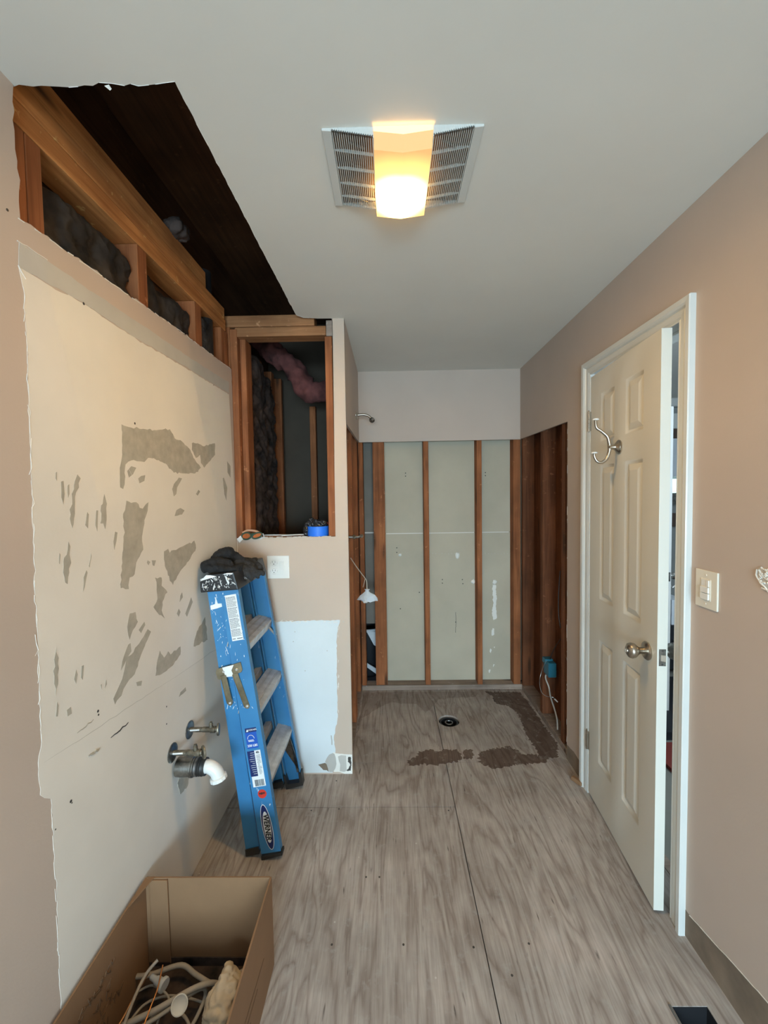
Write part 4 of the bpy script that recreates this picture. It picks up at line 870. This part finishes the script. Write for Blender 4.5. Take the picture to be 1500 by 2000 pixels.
# shoes
for yf, sg in ((ynear, 1), (yfar, -1)):
    b = B(); y = yf(0)
    P = [lp_(-.004, -.004, y-sg*.004), lp_(.0, .090, y-sg*.004), lp_(.035, .092, y-sg*.004), lp_(.028, -.002, y-sg*.004)]
    if sg == 1:
        P = [lp_(-.004, -.002, y-.003), lp_(.004, .088, y-.003), lp_(.016, .089, y-.003), lp_(.012, -.001, y-.003)]
        b.prism(P, (0, .034, 0)); b.build('foot', M['rubber'], lad, label='black rubber foot')
    else:
        b.prism([lp_(-.004, -.002, y+.003), lp_(.004, .088, y+.003), lp_(.07, .090, y+.003), lp_(.07, .075, y+.003), lp_(.022, .072, y+.003), lp_(.022, .010, y+.003), lp_(.07, .004, y+.003), lp_(.07, -.004, y+.003)], (0, -.04, 0)); b.build('foot', M['rubber'], lad, label='black rubber foot')
    b = B(); yy = yf(0)+sg*.010; b.prism([lp_(.012, -.071, yy), lp_(.014, -.012, yy), lp_(.045, -.010, yy), lp_(.040, -.069, yy)], (0, sg*.03, 0)); b.build('rear_foot', M['rubber'], lad, label='black rubber foot')
# steps: ribbed aluminium treads
def step(s, wq=.083, name='step'):
    y0, y1 = ynear(s)+.004, yfar(s)-.004; tl = Matrix.Rotation(math.radians(9), 3, 'Y')
    c = lp_(s, .083, 0); c.y = 0
    # tread plane tilts: direction back (towards -X) and up
    bk = (tl @ Vector((-1, 0, 0))); bk = Vector((-math.cos(math.radians(14)), 0, math.sin(math.radians(14)))); nz = Vector((bk.z, 0, -bk.x))
    nz = Vector((math.sin(math.radians(14)), 0, math.cos(math.radians(14))))
    pr = [(0, 0), (0, -.040), (.003, -.040), (.003, -.004), (wq-.003, -.004), (wq-.003, -.02), (wq, -.02), (wq, 0)]
    x = wq
    tops = []
    for a, c_ in ((.082, .064), (.061, .058), (.055, .031), (.028, .025), (.022, .003)): tops += [(a, 0), (a, .003), (c_, .003), (c_, 0)]
    pr = pr[:-1]+[(wq, 0)]+tops
    P = [c+bk*u+nz*h+Vector((0, y0, 0)) for u, h in pr]
    return B().prism(P, (0, y1-y0, 0)).build(name, M['alu'], lad)
SP = []
for s_ in (.300, .600, .885):
    step(s_)
# gusset braces under the bottom and top step, far side
for s0_, s1_, q_ in ((.28, .10, .066),):
    for yf, sg in ((ynear, 1), (yfar, -1)):
        b = B(); y = yf(.2)+sg*.006
        b.prism([lp_(.272, .015, y+sg*.05), lp_(.272, .075, y+sg*.05), lp_(.10, .080, y), lp_(.06, .080, y), lp_(.06, .06, y), lp_(.10, .058, y)], (0, sg*.003, 0)); b.build('brace', M['rubber'] if sg == 1 else M['chrome_old'], lad)
b = B(); b.tube([lp_(.872, .06, yfar(.8)-.05), lp_(.80, .083, yfar(.8)-.006)], .006, 6); b.build('brace', M['alu'], lad)
b = B(); b.tube([lp_(.26, .05, ynear(.3)+.06), lp_(.02, .075, ynear(0)+.01)], .010, 6); b.build('brace', M['rubber'], lad)
# rear cross bars
for s_ in (.33, .62, .90):
    b = B(); y0, y1 = ynear(s_)+.014, yfar(s_)-.014; P = [lp_(s_, -.050, y0), lp_(s_, -.015, y0), lp_(s_+.03, -.015, y0), lp_(s_+.03, -.050, y0)]; b.prism(P, (0, y1-y0, 0)); b.build('rear_bar', M['alu'], lad)
# top cap
yn, yfn = ynear(LL)-.012, yfar(LL)+.006
capP = [lp_(1.142, -.066, yn), lp_(1.128, .094, yn), lp_(1.205, .086, yn), lp_(1.212, -.030, yn), lp_(1.192, -.060, yn)]
cp = B().prism(capP, (0, yfn-yn, 0)).build('top_cap', M['black'], lad, bevel=.006, seg=2, label='black plastic cap spattered with white paint')
# white splashes on the cap and rivets
rr = random.Random(17); b = B()
for i in range(75):
    q_, s_ = rr.uniform(-.055, .085), rr.uniform(1.145, 1.198); a = rr.uniform(0, 6.28); L_ = rr.expovariate(1/.0035)+.001; w_ = rr.uniform(.0005, .0014)
    c = lp_(s_, q_, yn-.0003); d1 = (UP*math.cos(a)+FR*math.sin(a))*L_; d2 = (UP*-math.sin(a)+FR*math.cos(a))*w_
    b.prism([c+d1*math.cos(t)*rr.uniform(.5, 1.1)+d2*math.sin(t)*rr.uniform(.7, 2.0) for t in (0, .8, 1.6, 2.4, 3.1, 3.9, 4.7, 5.5)], (0, -.0005, 0))
b.prism([lp_(1.18, .050, yn-.0003), lp_(1.155, .056, yn-.0003), lp_(1.165, .062, yn-.0003), lp_(1.185, .058, yn-.0003), lp_(1.197, .052, yn-.0003)], (0, -.0006, 0))
b.prism([lp_(1.190, -.058, yn-.0006), lp_(1.192, -.050, yn-.0006), lp_(1.200, .015, yn-.0006), lp_(1.209, -.012, yn-.0006), lp_(1.212, -.028, yn-.0006)], (0, -.0006, 0))
b.prism([lp_(1.203, .040, yn-.0006), lp_(1.197, .080, yn-.0006), lp_(1.202, .084, yn-.0006), lp_(1.206, .060, yn-.0006)], (0, -.0006, 0))
b.build('paint_splash', M['splash'], cp, kind='stuff')
for q_, s_ in ((-.040, 1.163), (.008, 1.187), (.060, 1.180), (.015, 1.154)):
    B().lathe([(0, .0058), (.002, .0055), (.0035, .003), (.004, .0005)], lp_(s_, q_, yn), (0, -1, 0), 14).build('rivet', M['alu'], cp, smooth=True)
# splashes on the near rails
b = B()
for i in range(90):
    s_ = rr.uniform(.62, 1.13); q_ = rr.choice([rr.uniform(-.044, .0), rr.uniform(-.044, .0), rr.uniform(.014, .085)]); yy = (ynear(s_)+.012 if q_ < .008 else ynear(s_))-.0003
    a = rr.gauss(.15, .35); L_ = rr.expovariate(1/.005)+.001; w_ = rr.uniform(.0004, .0011); c = lp_(s_, q_, yy); d1 = (UP*math.cos(a)+FR*math.sin(a))*L_; d2 = (UP*-math.sin(a)+FR*math.cos(a))*w_
    b.prism([c+d1*math.cos(t)*rr.uniform(.5, 1.1)+d2*math.sin(t)*rr.uniform(.7, 2.0) for t in (0, .8, 1.6, 2.4, 3.1, 3.9, 4.7, 5.5)], (0, -.0005, 0))
ys = ynear(1.08)+.012-.0004
b.prism([lp_(1.06, -.046, ys), lp_(1.062, -.020, ys), lp_(1.066, .004, ys), lp_(1.080, .004, ys), lp_(1.082, -.012, ys), lp_(1.112, -.016, ys), lp_(1.082, -.024, ys), lp_(1.078, -.045, ys)], (0, -.0006, 0))
b.prism([lp_(1.03, .004, ys), lp_(1.045, -.012, ys), lp_(1.05, .006, ys)], (0, -.0006, 0))
b.build('paint_splash', M['splash'], rr1, kind='stuff')
# spreader hardware on the near side
ysp = ynear(.79)-.001
b = B(); b.prism([lp_(.772, -.058, ysp), lp_(.768, -.050, ysp), lp_(.785, .045, ysp), lp_(.795, .052, ysp), lp_(.828, .050, ysp), lp_(.815, -.055, ysp), lp_(.80, -.062, ysp)], (0, -.004, 0)); br = b.build('spreader_bracket', M['zinc'], lad, bevel=.001, label='yellow zinc spreader bracket')
def bar(a, c, w_, nm='spreader_bar'):
    A = lp_(*a, ysp-.005); C_ = lp_(*c, ysp-.005); t = (C_-A).normalized(); n_ = Vector((t.z, 0, -t.x)); b = B()
    P = [A+n_*w_, C_+n_*w_]+[C_+n_*w_*math.cos(x)+t*w_*math.sin(x) for x in (.5, 1.0, 1.57, 2.1, 2.6)]+[C_-n_*w_, A-n_*w_]
    b.prism(P, (0, -.003, 0)); b.tube([A+n_*w_+Vector((0, -.004, 0)), C_+n_*w_+Vector((0, -.004, 0))], .0022, 6); o = b.build(nm, M['zinc'], lad)
    B().lathe([(0, .0065), (.002, .006), (.004, .003), (.0045, .0005)], C_+Vector((0, -.003, 0)), (0, -1, 0), 12).build('rivet', M['alu'], o, smooth=True)
bar((.785, -.030), (.665, -.024), .011); bar((.785, .020), (.640, .045), .011)
for q_ in (-.028, .028): B().lathe([(0, .006), (.003, .004)], lp_(.80, q_, ysp-.004), (0, -1, 0), 12).build('rivet', M['alu'], br, smooth=True)
b = B(); b.prism([lp_(.776, -.022, ysp-.0045), lp_(.774, .012, ysp-.0045), lp_(.80, .006, ysp-.0045), lp_(.822, .020, ysp-.0045), lp_(.818, -.030, ysp-.0045)], (0, -.0006, 0)); b.build('paint_splash', M['splash'], br)
# stickers on the near front rail
def stk(s0, s1, q0, q1, mat, name, lift=.0006, parent=None, label=None):
    P = [lp_(s0, q0, ynear(s0)-lift), lp_(s0, q1, ynear(s0)-lift), lp_(s1, q1, ynear(s1)-lift), lp_(s1, q0, ynear(s1)-lift)]
    return B().prism(P, (0, .0004, 0)).build(name, mat, parent or fr1, label=label)
def ltext(body, size, s, q, mat, lift=.0012, rot=0, par=None, **k):
    UR = (lp_(1, 0, ynear(1))-lp_(0, 0, ynear(0))).normalized(); xd = FR*math.cos(rot)+UR*math.sin(rot); yd = UR*math.cos(rot)-FR*math.sin(rot)
    return text_mesh(body, size, lp_(s, q, ynear(s)-lift), xd, yd, mat, par or fr1, depth=.0002, **k)
w1 = stk(.918, 1.112, .028, .076, M['label_w'], 'warning_label', label='white warning label with rows of small black print')
b = B(); rr = random.Random(23)
for i in range(46):
    s_ = 1.100-i*.0038
    if i % 12 == 11: continue
    q1 = .073-rr.random()*(.022 if i % 5 == 4 else .004)
    if s_ < .935: continue
    qq = .031
    while qq < q1-.002:
        L_ = rr.uniform(.003, .008); e = min(qq+L_, q1); yy = ynear(s_)-.0010
        b.prism([lp_(s_, qq, yy), lp_(s_, e, yy), lp_(s_+(.0022 if i % 12 == 0 else .0014), e, yy), lp_(s_+(.0022 if i % 12 == 0 else .0014), qq, yy)], (0, .0003, 0)); qq = e+.0012
b.build('small_print', M['label_black'], fr1, kind='stuff')
stk(.925, .9275, .031, .044, M['label_black'], 'print_line', .001); stk(.925, .9275, .050, .073, M['label_black'], 'print_line', .001)
stk(.530, .548, .018, .066, M['label_navy'], 'brand_strip'); ltext('WERNER', .010, .539, .048, M['label_w'])
b = B(); yy = ynear(.54)-.0012; b.prism([lp_(.533, .022, yy), lp_(.533, .032, yy), lp_(.544, .027, yy)], (0, .0003, 0)); b.build('triangle_mark', M['label_w'], fr1)
stk(.462, .530, .016, .064, M['label_blue'], 'load_label', label='blue load rating sticker'); ltext('250 LBS', .013, .474, .040, M['label_w'], bold=.0004); stk(.491, .4935, .026, .050, M['label_w'], 'print_line', .0012)
stk(.496, .4985, .024, .048, M['label_w'], 'print_line', .0012)
b = B(); yy = ynear(.5)-.0012; b.tube([lp_(.503+.016*math.sin(a), .038+.014*math.cos(a), yy) for a in [math.pi*k/10 for k in range(11)]], .0011, 4); b.build('arch_mark', M['label_w'], fr1)
w2 = stk(.300, .452, .014, .068, M['label_w'], 'product_label', label='white and navy product label with a barcode'); stk(.345, .452, .012, .042, M['label_navy'], 'navy_panel', .001)
b = B()
for i in range(11):
    s_ = .443-i*.0088; yy = ynear(s_)-.0014; a = .016+rr.random()*.012; b.prism([lp_(s_, a, yy), lp_(s_, .040, yy), lp_(s_+.0014, .040, yy), lp_(s_+.0014, a, yy)], (0, .0003, 0))
b.build('small_print', M['label_w'], fr1, kind='stuff')
ltext('4ft', .013, .443, .055, M['label_black'], bold=.0003)
b = B()
for i in range(14):
    s_ = .430-i*.006; yy = ynear(s_)-.0011; a = .047+rr.random()*.003; e = .056+rr.random()*.009; b.prism([lp_(s_, a, yy), lp_(s_, e, yy), lp_(s_+.0014, e, yy), lp_(s_+.0014, a, yy)], (0, .0003, 0))
b.build('small_print', M['label_black'], fr1, kind='stuff')
b = B(); qq = .024
while qq < .062:
    w_ = rr.choice([.0006, .001, .0016]); ya, yb = ynear(.303)-.0011, ynear(.330)-.0011; b.prism([lp_(.303, qq, ya), lp_(.303, qq+w_, ya), lp_(.330, qq+w_, yb), lp_(.330, qq, yb)], (0, .0003, 0)); qq += w_+rr.choice([.0007, .0011])
b.build('barcode', M['label_black'], fr1, kind='stuff')
b = B(); b.prism([lp_(.268+.0185*math.sin(a), .046+.0185*math.cos(a), ynear(.268+.0185*math.sin(a))-.0006) for a in [2*math.pi*k/28 for k in range(28)]], (0, .0004, 0)); b.build('round_sticker', M['label_red'], fr1, label='round red sticker')
ltext('NEW', .011, .270, .046, M['label_black'], bold=.0006, lift=.0013)
# long oval maker's logo
def oval(sc, qc, a, c_, mat, lift, skew=0, name='logo_oval'):
    P = []
    for k in range(48):
        t = 2*math.pi*k/48; s_ = sc+a*math.sin(t); q_ = qc+c_*math.cos(t)+skew*math.sin(t); P.append(lp_(s_, q_, ynear(s_)-lift))
    return B().prism(P, (0, .0003, 0)).build(name, mat, fr1)
oval(.128, .044, .096, .0215, M['label_w'], .0006, -.004); oval(.128, .044, .093, .0190, M['label_navy'], .0010, -.004); oval(.128, .044, .066, .0150, M['label_w'], .0014, -.001)
M['label_navy2'] = M['label_navy']
ltext('WERNER', .031, .128, .044, M['label_black'], lift=.0019, rot=-math.pi/2-.02, bold=.0009, shear=.12, sx=.88)
b = B().box(-.0006, -.03, -.008, .0004, .03, .008, Matrix.Translation(lp_(.885, .083, 1.87)+Vector((.003, 0, -.014)))); 
# ================================================================== GLOVES on the cap
def capsule(b, pts, r, seg=8):
    P = [Vector(p) for p in pts]; rs = r if isinstance(r, (list, tuple)) else [r]*len(P)
    b.tube(P, rs, seg)
    for p, q_ in ((P[0], rs[0]), (P[-1], rs[-1])): b.lathe([(-q_, .0004), (-q_*.7, q_*.7), (0, q_), (q_*.7, q_*.7), (q_, .0004)], p, (0, 0, 1), 8)
zt = 1.198
g1 = B()
def G(px, py, Y): return on(px, py, 'Y', Y)
capsule(g1, [G(400, 1108, 1.72), G(420, 1100, 1.74), G(445, 1103, 1.76)], [.020, .024, .020])
capsule(g1, [G(403, 1112, 1.70), G(428, 1108, 1.71), G(446, 1115, 1.73)], [.012, .014, .011])
capsule(g1, [G(418, 1100, 1.75), G(430, 1084, 1.80), G(446, 1080, 1.82)], [.020, .022, .024])
capsule(g1, [G(430, 1084, 1.80), G(452, 1088, 1.84), G(472, 1098, 1.86)], [.022, .026, .022])
capsule(g1, [G(425, 1108, 1.72), G(440, 1112, 1.73), G(450, 1108, 1.76)], [.011, .012, .010])
capsule(g1, [G(445, 1112, 1.74), G(460, 1112, 1.74), G(470, 1106, 1.78)], [.012, .012, .012])
gl1 = g1.build('work_glove', M['glove'], None); gl1['_'] = 0; del gl1['_']
tag(gl1, 'crumpled black work glove bunched on the near end of the ladder cap', 'glove', 'work gloves on the ladder'); remesh(gl1, .0045, 3, .0065, 3, 34, True); remesh(gl1, .0035, 1, .0028, 9, 95, True)
g2 = B()
capsule(g2, [G(462, 1100, 1.84), G(480, 1104, 1.86), G(494, 1112, 1.86)], [.022, .026, .024])
capsule(g2, [G(474, 1098, 1.88), G(494, 1100, 1.90), G(508, 1110, 1.88)], [.016, .018, .014])
for i, (a, c, d) in enumerate((((488, 1108, 1.84), (500, 1116, 1.83), (514, 1120, 1.83)), ((484, 1110, 1.83), (494, 1120, 1.82), (504, 1127, 1.82)), ((478, 1108, 1.82), (486, 1122, 1.81), (492, 1130, 1.81)), ((470, 1106, 1.81), (476, 1122, 1.80), (478, 1134, 1.80)))):
    capsule(g2, [G(*a), G(*c), G(*d)], [.011, .0105, .0085])
capsule(g2, [G(474, 1094, 1.92), G(488, 1095, 1.95), G(500, 1093, 1.95)], [.012, .010, .008])
gl2 = g2.build('work_glove', M['glove2'], None)
tag(gl2, 'grey-black work glove with its fingers hanging over the step side of the ladder cap', 'glove', 'work gloves on the ladder'); remesh(gl2, .0040, 2, .0040, 8, 40, True); remesh(gl2, .0032, 1, .0022, 4, 100, True)
b = B(); c = G(477, 1131, 1.785); b.tube([c+Vector((.012*math.cos(a), -.002, .009*math.sin(a))) for a in [2*math.pi*k/16 for k in range(14)]], .0018, 6); b.tube([c+Vector((.005*math.cos(a), -.002, .005*math.sin(a))) for a in [2*math.pi*k/10 for k in range(9)]], .0016, 6)
b.build('cuff_logo', plain('grey_reflective_print', (.25, .25, .25), .4), gl2, label='pale round emblem')
# ================================================================== CARDBOARD BOX
BX0, BX1, BY1, BY0, BH = -.806, -.397, 1.262, .62, .298
bx_ = root('cardboard_box', (-.6, .95, 0), 'large open cardboard box on the floor against the left wall', 'box')
cb = .005
B().prism([(BX1, BY0, .001), (BX1, BY1, .001), (BX1, BY1, BH), (BX1+.002, BY1-.2, BH), (BX1+.008, BY0, BH)], (-cb, 0, 0)).build('side_panel', M['card'], bx_)
B().prism([(BX0, BY0, .001), (BX0, BY1, .001), (BX0, BY1, BH), (BX0, BY0, BH)], (cb, 0, 0)).build('side_panel', M['card'], bx_)
B().box(BX0+cb, BY1-cb, .001, BX1-cb, BY1, BH+.002).build('end_panel', M['card'], bx_)
B().box(BX0+cb, BY0, .001, BX1-cb, BY0+cb, BH).build('end_panel', M['card'], bx_)
B().box(BX0+cb, BY0+cb, .001, BX1-cb, BY1-cb, .006).build('bottom', M['kraft'], bx_, label='bottom coloured dark for the shade inside the box')  # shade inside the box painted as a dark bottom
B().box(BX0+cb, BY1-cb-.004, .006, BX1-cb, BY1-cb-.0005, .034).build('shade_band', M['kraft'], bx_)  # dark band painted as shade at the foot of the back panel
B().box(BX0+cb, BY1-cb-.006, .02, BX0+.075, BY1-cb-.0005, BH-.002).build('glue_tab', M['card'], bx_, bevel=.001)
for x in (BX0+.018, BX0+.076): B().tube([(x, BY1-cb-.006, .02), (x-.002, BY1-cb-.006, BH)], .0018, 6).build('crease', M['card'], bx_)
B().prism([(BX0+cb, BY1-.10, BH+.001), (BX0+cb, BY1-cb, BH), (BX0+.030, BY1-cb, BH+.004)], (0, 0, -.003)).build('corner_fold', M['card'], bx_)
b = B()
for k in range(3): b.tube([(BX1+.0005, BY0+.02+k*.04, .18-k*.03), (BX1+.001, BY1-.1-k*.06, .14-k*.02)], .0008, 5)
b.build('scored_line', M['print'], bx_)
# print inside the left panel, running along the wall
rr = random.Random(44)
for z, y0, y1, h in ((.225, 1.10, .72, .020), (.165, 1.08, .70, .030), (.120, 1.12, .72, .034)):
    b = B(); y = y0                                  # hand-drawn looking, faint and unreadable in the photo
    while y > y1:
        w_ = rr.uniform(.010, .020)
        for k in range(rr.choice([2, 3])):
            p = Vector((BX0+cb+.0006, y-rr.random()*w_, z-rr.random()*h)); b.tube([p, p+Vector((0, rr.uniform(-w_, w_)*.7, rr.choice([-1, 1])*h*rr.uniform(.3, .8))), p+Vector((0, -w_*.8, rr.uniform(-h, h)*.5))], .0012, 4)
        y -= w_*1.5
    b.build('print_line', M['print'], bx_, kind='stuff')
# contents
def onb(px, py, z): return on(px, py, 'Z', z)
cblL = [([(232, 2030, .10), (262, 1950, .10), (285, 1903, .11), (308, 1875, .12)], .0045, 'cable', 'stiff grey-white cable rising to the back left of the box'),
        ([(225, 2010, .07), (300, 1975, .08), (370, 1935, .09), (405, 1921, .08), (430, 1922, .05)], .0075, 'cable', 'thick white flat cable crossing the box'),
        ([(245, 2025, .06), (310, 1985, .07), (360, 1950, .08), (395, 1930, .07), (401, 1945, .04), (385, 1985, .03), (365, 2020, .02)], .0055, 'cable', 'white cable looped beside the round cap'),
        ([(270, 2020, .05), (305, 1980, .055), (330, 1968, .06), (360, 1985, .04), (372, 2010, .03)], .0040, 'cable', 'thin white cable curling under the round cap'),
        ([(300, 2025, .05), (312, 1985, .05), (330, 1950, .06), (300, 1925, .05), (272, 1935, .04)], .0030, 'cable', 'thin white cable running under the pale tube fitting'),
        ([(250, 2000, .03), (285, 1960, .035), (335, 1945, .04), (400, 1960, .03), (430, 1990, .02)], .0035, 'cable', 'lowest thin cable lying across the bottom of the box'),
        ([(235, 1905, .04), (268, 1907, .05), (300, 1902, .05), (354, 1885, .05), (385, 1905, .045), (425, 1925, .045), (460, 1905, .04), (488, 1890, .03)], .0070, 'cable', 'grey cable bent along the back of the box')]
for i, (P, r, n_, lb) in enumerate(cblL):
    o = B().tube(smoothcurve([onb(*p) for p in P], 6), r, 10).build(n_, M['cable'], None, smooth=True); tag(o, lb, 'cable', 'cables in the cardboard box')
o = B().tube(smoothcurve([onb(280, 2005, .09), onb(295, 1965, .10), onb(308, 1930, .11), onb(318, 1885, .12)], 5), .0022, 8).build('copper_wire', M['copper'], None, smooth=True); tag(o, 'bare copper wire shining among the cables in the box', 'wire')
o = B().tube(smoothcurve([onb(228, 2010, .08), onb(245, 1980, .09), onb(258, 1955, .10), onb(290, 1900, .10)], 5), .0030, 8).build('copper_wire', M['copper'], None, smooth=True); tag(o, 'copper wire beside the left panel of the box', 'wire')
q = root('ceiling_fixture_cap', onb(345, 1965, .055), 'round white plastic cap lying on the cables in the box', 'cap')
c = onb(351, 1962, .085); ax = Vector((.25, -.72, .65)).normalized()
B().lathe([(-.006, .012), (0, .018), (.004, .022), (.006, .0225), (.0065, .020), (.001, .014), (.0, .001)], c, ax, 24).build('cap', M['pvc'], q, smooth=True)
q = root('lamp_socket', onb(310, 1925, .05), 'pale plastic tube fitting with a round end in the box', 'fitting')
c = onb(322, 1925, .07); d_ = (onb(292, 1905, .075)-c).normalized()
B().lathe([(0, .017), (.004, .0185), (.010, .018), (.016, .012), (.034, .011), (.038, .008), (.055, .0075)], c, d_, 20).build('tube', M['plasticbag'], q, smooth=True)
b = B(); P0 = onb(440, 1946, .085); rr = random.Random(31)
b.lathe([(-.062, .018), (-.05, .034), (-.02, .040), (.01, .038), (.04, .030), (.055, .014), (.06, .001)], P0, Vector((.06, .9, .42)), 7)
o = b.build('paper_bag', M['paperbag'], None); remesh(o, .006, 1, .012, 7, 26, True); remesh(o, .005, 0, .007, 2, 55, True); tag(o, 'crumpled beige paper bundle in the right of the box', 'paper')
# ================================================================== THINGS ON THE RECESS SILL
ZT = ZS+.0005
q = root('tape_roll', (-.400, YF+.055, ZT), 'roll of blue masking tape lying at the right end of the recess sill', 'tape')
TC = Vector((-.392, CFY+.064, ZT))
B().lathe([(0, .0565), (.0005, .0572), (.052, .0572), (.0525, .0565), (.0525, .041), (0, .041)], TC, (0, 0, 1), 40).build('tape_roll_body', M['bluetape'], q, smooth=True)
B().lathe([(.0002, .0408), (.0526, .0408), (.0526, .038), (.0002, .038)], TC, (0, 0, 1), 32).build('core', M['card'], q, smooth=True)
b = B(); capsule(b, [TC+Vector((-.05, .0, .055)), TC+Vector((-.02, -.01, .066)), TC+Vector((.03, -.005, .064))], [.014, .020, .014]); capsule(b, [TC+Vector((-.062, -.01, .03)), TC+Vector((-.052, -.01, .06)), TC+Vector((-.035, 0, .088))], [.009, .012, .007])
capsule(b, [TC+Vector((-.065, -.005, .012)), TC+Vector((-.064, -.005, .04))], [.010, .010])
o = b.build('bin_liner_scrap', M['binbag'], None); remesh(o, .0035, 1, .011, 4, 55, True); tag(o, 'scrap of shiny black plastic stuffed in the blue tape roll', 'plastic scrap')
b = B(); 
for k in range(7): b.tube(smoothcurve([TC+Vector((.008+k*.007, .005, .078-k*.001)), TC+Vector((.016+k*.006, .0, .070)), TC+Vector((.024+k*.005, .005, .074-k*.002))], 4), .0013, 5)
o = b.build('red_netting', M['label_red'], None); tag(o, 'bit of red netting lying on top of the blue tape roll', 'netting')
o = B().tube(smoothcurve([(-.70, CFY+.085, ZT+.0035), (-.62, CFY+.080, ZT+.004), (-.555, CFY+.060, ZT+.0045), (-.59, CFY+.045, ZT+.0045), (-.555, CFY+.055, ZT+.005), (-.50, CFY+.078, ZT+.0045), (-.47, CFY+.082, ZT+.004)], 6), .0040, 8).build('loose_wire', M['pvc'], None, smooth=True); tag(o, 'white cable lying along the recess sill', 'cable')
q = root('safety_goggles', (-.74, CFY+.02, ZT), 'orange goggles with green rims and a white tag on the recess sill', 'goggles')
def gp(px, py, Y): return on(px, py, 'Y', Y)
def lens_(cx, cy, rx, ry, rot, Y, par):
    P = []
    for k in range(24):
        a = 2*math.pi*k/24; x = rx*math.cos(a); y = ry*math.sin(a); P.append(gp(cx+x*math.cos(rot)-y*math.sin(rot), cy+x*math.sin(rot)+y*math.cos(rot), Y))
    B().prism(P, (0, .004, 0)).build('lens', M['orange'], par); B().tube(P+[P[0]], .0042, 8, False).build('rim', M['green'], par, smooth=True)
lens_(481, 1047, 9, 6.5, -.15, CFY-.012, q); lens_(502, 1046, 10, 5, -.35, CFY-.012, q)
B().tube(smoothcurve([gp(474, 1041, CFY+.01), gp(484, 1036, CFY+.015), gp(498, 1037, CFY+.015), gp(506, 1040, CFY+.01)], 5), [.006]*16, 8).build('strap', M['peach'], q, smooth=True)
B().tube(smoothcurve([gp(490, 1048, CFY-.008), gp(493, 1042, CFY-.012), gp(496, 1043, CFY-.006)], 4), .004, 8).build('nose_bridge', M['green'], q, smooth=True)
B().prism([gp(463, 1053, CFY-.014), gp(470, 1046, CFY-.014), gp(475, 1053, CFY-.014), gp(468, 1060, CFY-.014)], (0, -.002, 0)).build('tag', M['label_w'], q)
B().tube([gp(506, 1042, CFY), gp(514, 1043, CFY+.01), gp(516, 1050, CFY+.005), gp(508, 1052, CFY)], .0035, 8).build('side_arm', M['plasticbag'], q)
# ================================================================== NEXT ROOM seen through the door gap
room = struct(box('wall_bedroom', M['roomwall'], (1.12, 5.0, 0), (4.3, 5.02, 2.6)))
struct(box('wall_bedroom_side', M['roomwall'], (4.28, -.2, 0), (4.3, 5.0, 2.6))); struct(box('wall_bedroom_near', M['roomwall'], (1.12, -.2, 0), (4.3, -.18, 2.6)))
struct(box('ceiling_bedroom', M['ceil'], (1.11, -.2, 2.6), (4.3, 5.02, 2.62)))
box('crown_moulding', M['trim'], (1.12, 4.9, 2.5), (4.28, 5.0, 2.6), room, bevel=.01)
dE = root('next_room_door', (1.805, 2.70, .03), 'pale blue-white door edge standing open in the next room', 'door')
B().box(1.812, 2.70, .03, 1.848, 3.40, 2.062).build('leaf', M['trim'], dE, bevel=.001)
B().box(1.822, 2.698, .92, 1.842, 2.70, .98).build('latch_plate', M['chrome_old'], dE)
B().lathe([(0, .026), (.006, .024), (.03, .012), (.045, .024), (.058, .026), (.066, .014)], (1.848, 2.75, .948), (1, 0, 0), 20).build('knob', M['chrome'], dE, smooth=True)
Yr = 4.9
def rb(name, mat, x0, y0, x1, y1, par, Y=Yr, dep=.05, label=None):
    a = on(x0, y0, 'Y', Y); c = on(x1, y1, 'Y', Y); return B().box(min(a.x, c.x), Y, min(a.z, c.z), max(a.x, c.x), Y+dep, max(a.z, c.z)).build(name, mat, par, label=label)
win = root('window_1', on(1320, 900, 'Y', Yr), 'bright window in the next room seen through the door gap', 'window', kind='structure'); del win['category']
rb('window_head', M['trim'], 1285, 808, 1345, 836, win, 4.86, .1); rb('shade_roll', M['brownframe'], 1285, 838, 1345, 856, win)
rb('blind', M['plasticbag'], 1285, 857, 1345, 930, win); rb('pane', M['daypane'], 1285, 936, 1345, 962, win)
rb('window_stool', M['chrome_old'], 1285, 964, 1345, 985, win, 4.84, .1); rb('apron', M['brownframe'], 1285, 1003, 1345, 1028, win)
cab = root('dark_cabinet', on(1320, 1450, 'Y', 3.3), 'tall black cabinet beyond the door gap', 'cabinet')
a = on(1290, 1222, 'Y', 3.3); c = on(1360, 1222, 'Y', 3.3)
cz = a.z; B().box(a.x, 3.3, .06, c.x+.1, 3.7, cz).build('body', M['cupboard'], cab, bevel=.004)
rb('shelf_edge', M['chrome_old'], 1300, 1352, 1345, 1355, cab, 3.29, .01); rb('handle', M['steel'], 1317, 1250, 1324, 1260, cab, 3.28, .02)
rb('plinth', M['cupboard'], 1290, 1560, 1350, 1600, cab, 3.295, .01)
o = rb('storage_box', M['plasticbag'], 1312, 1172, 1340, 1220, None, 3.32, .2); tag(o, 'pale grey box on the black cabinet beyond the door gap', 'box')
o = B().box(1.5, 2.05, .001, 2.4, 2.40, .02).build('floor_mat', M['redcloth'], None); tag(o, 'red mat edge on the floor beyond the door gap', 'mat')
o = B().box(1.5, 2.45, .001, 2.9, 3.2, .05).build('floor_bag', M['cupboard'], None); tag(o, 'black bag on the floor beyond the door gap', 'bag')
B().tube([Vector((1.86, 2.76, .92)), on(1313, 1148, 'Y', 3.2), on(1332, 1132, 'Y', 3.2)], .004, 6).build('cord', M['plastic'], dE)
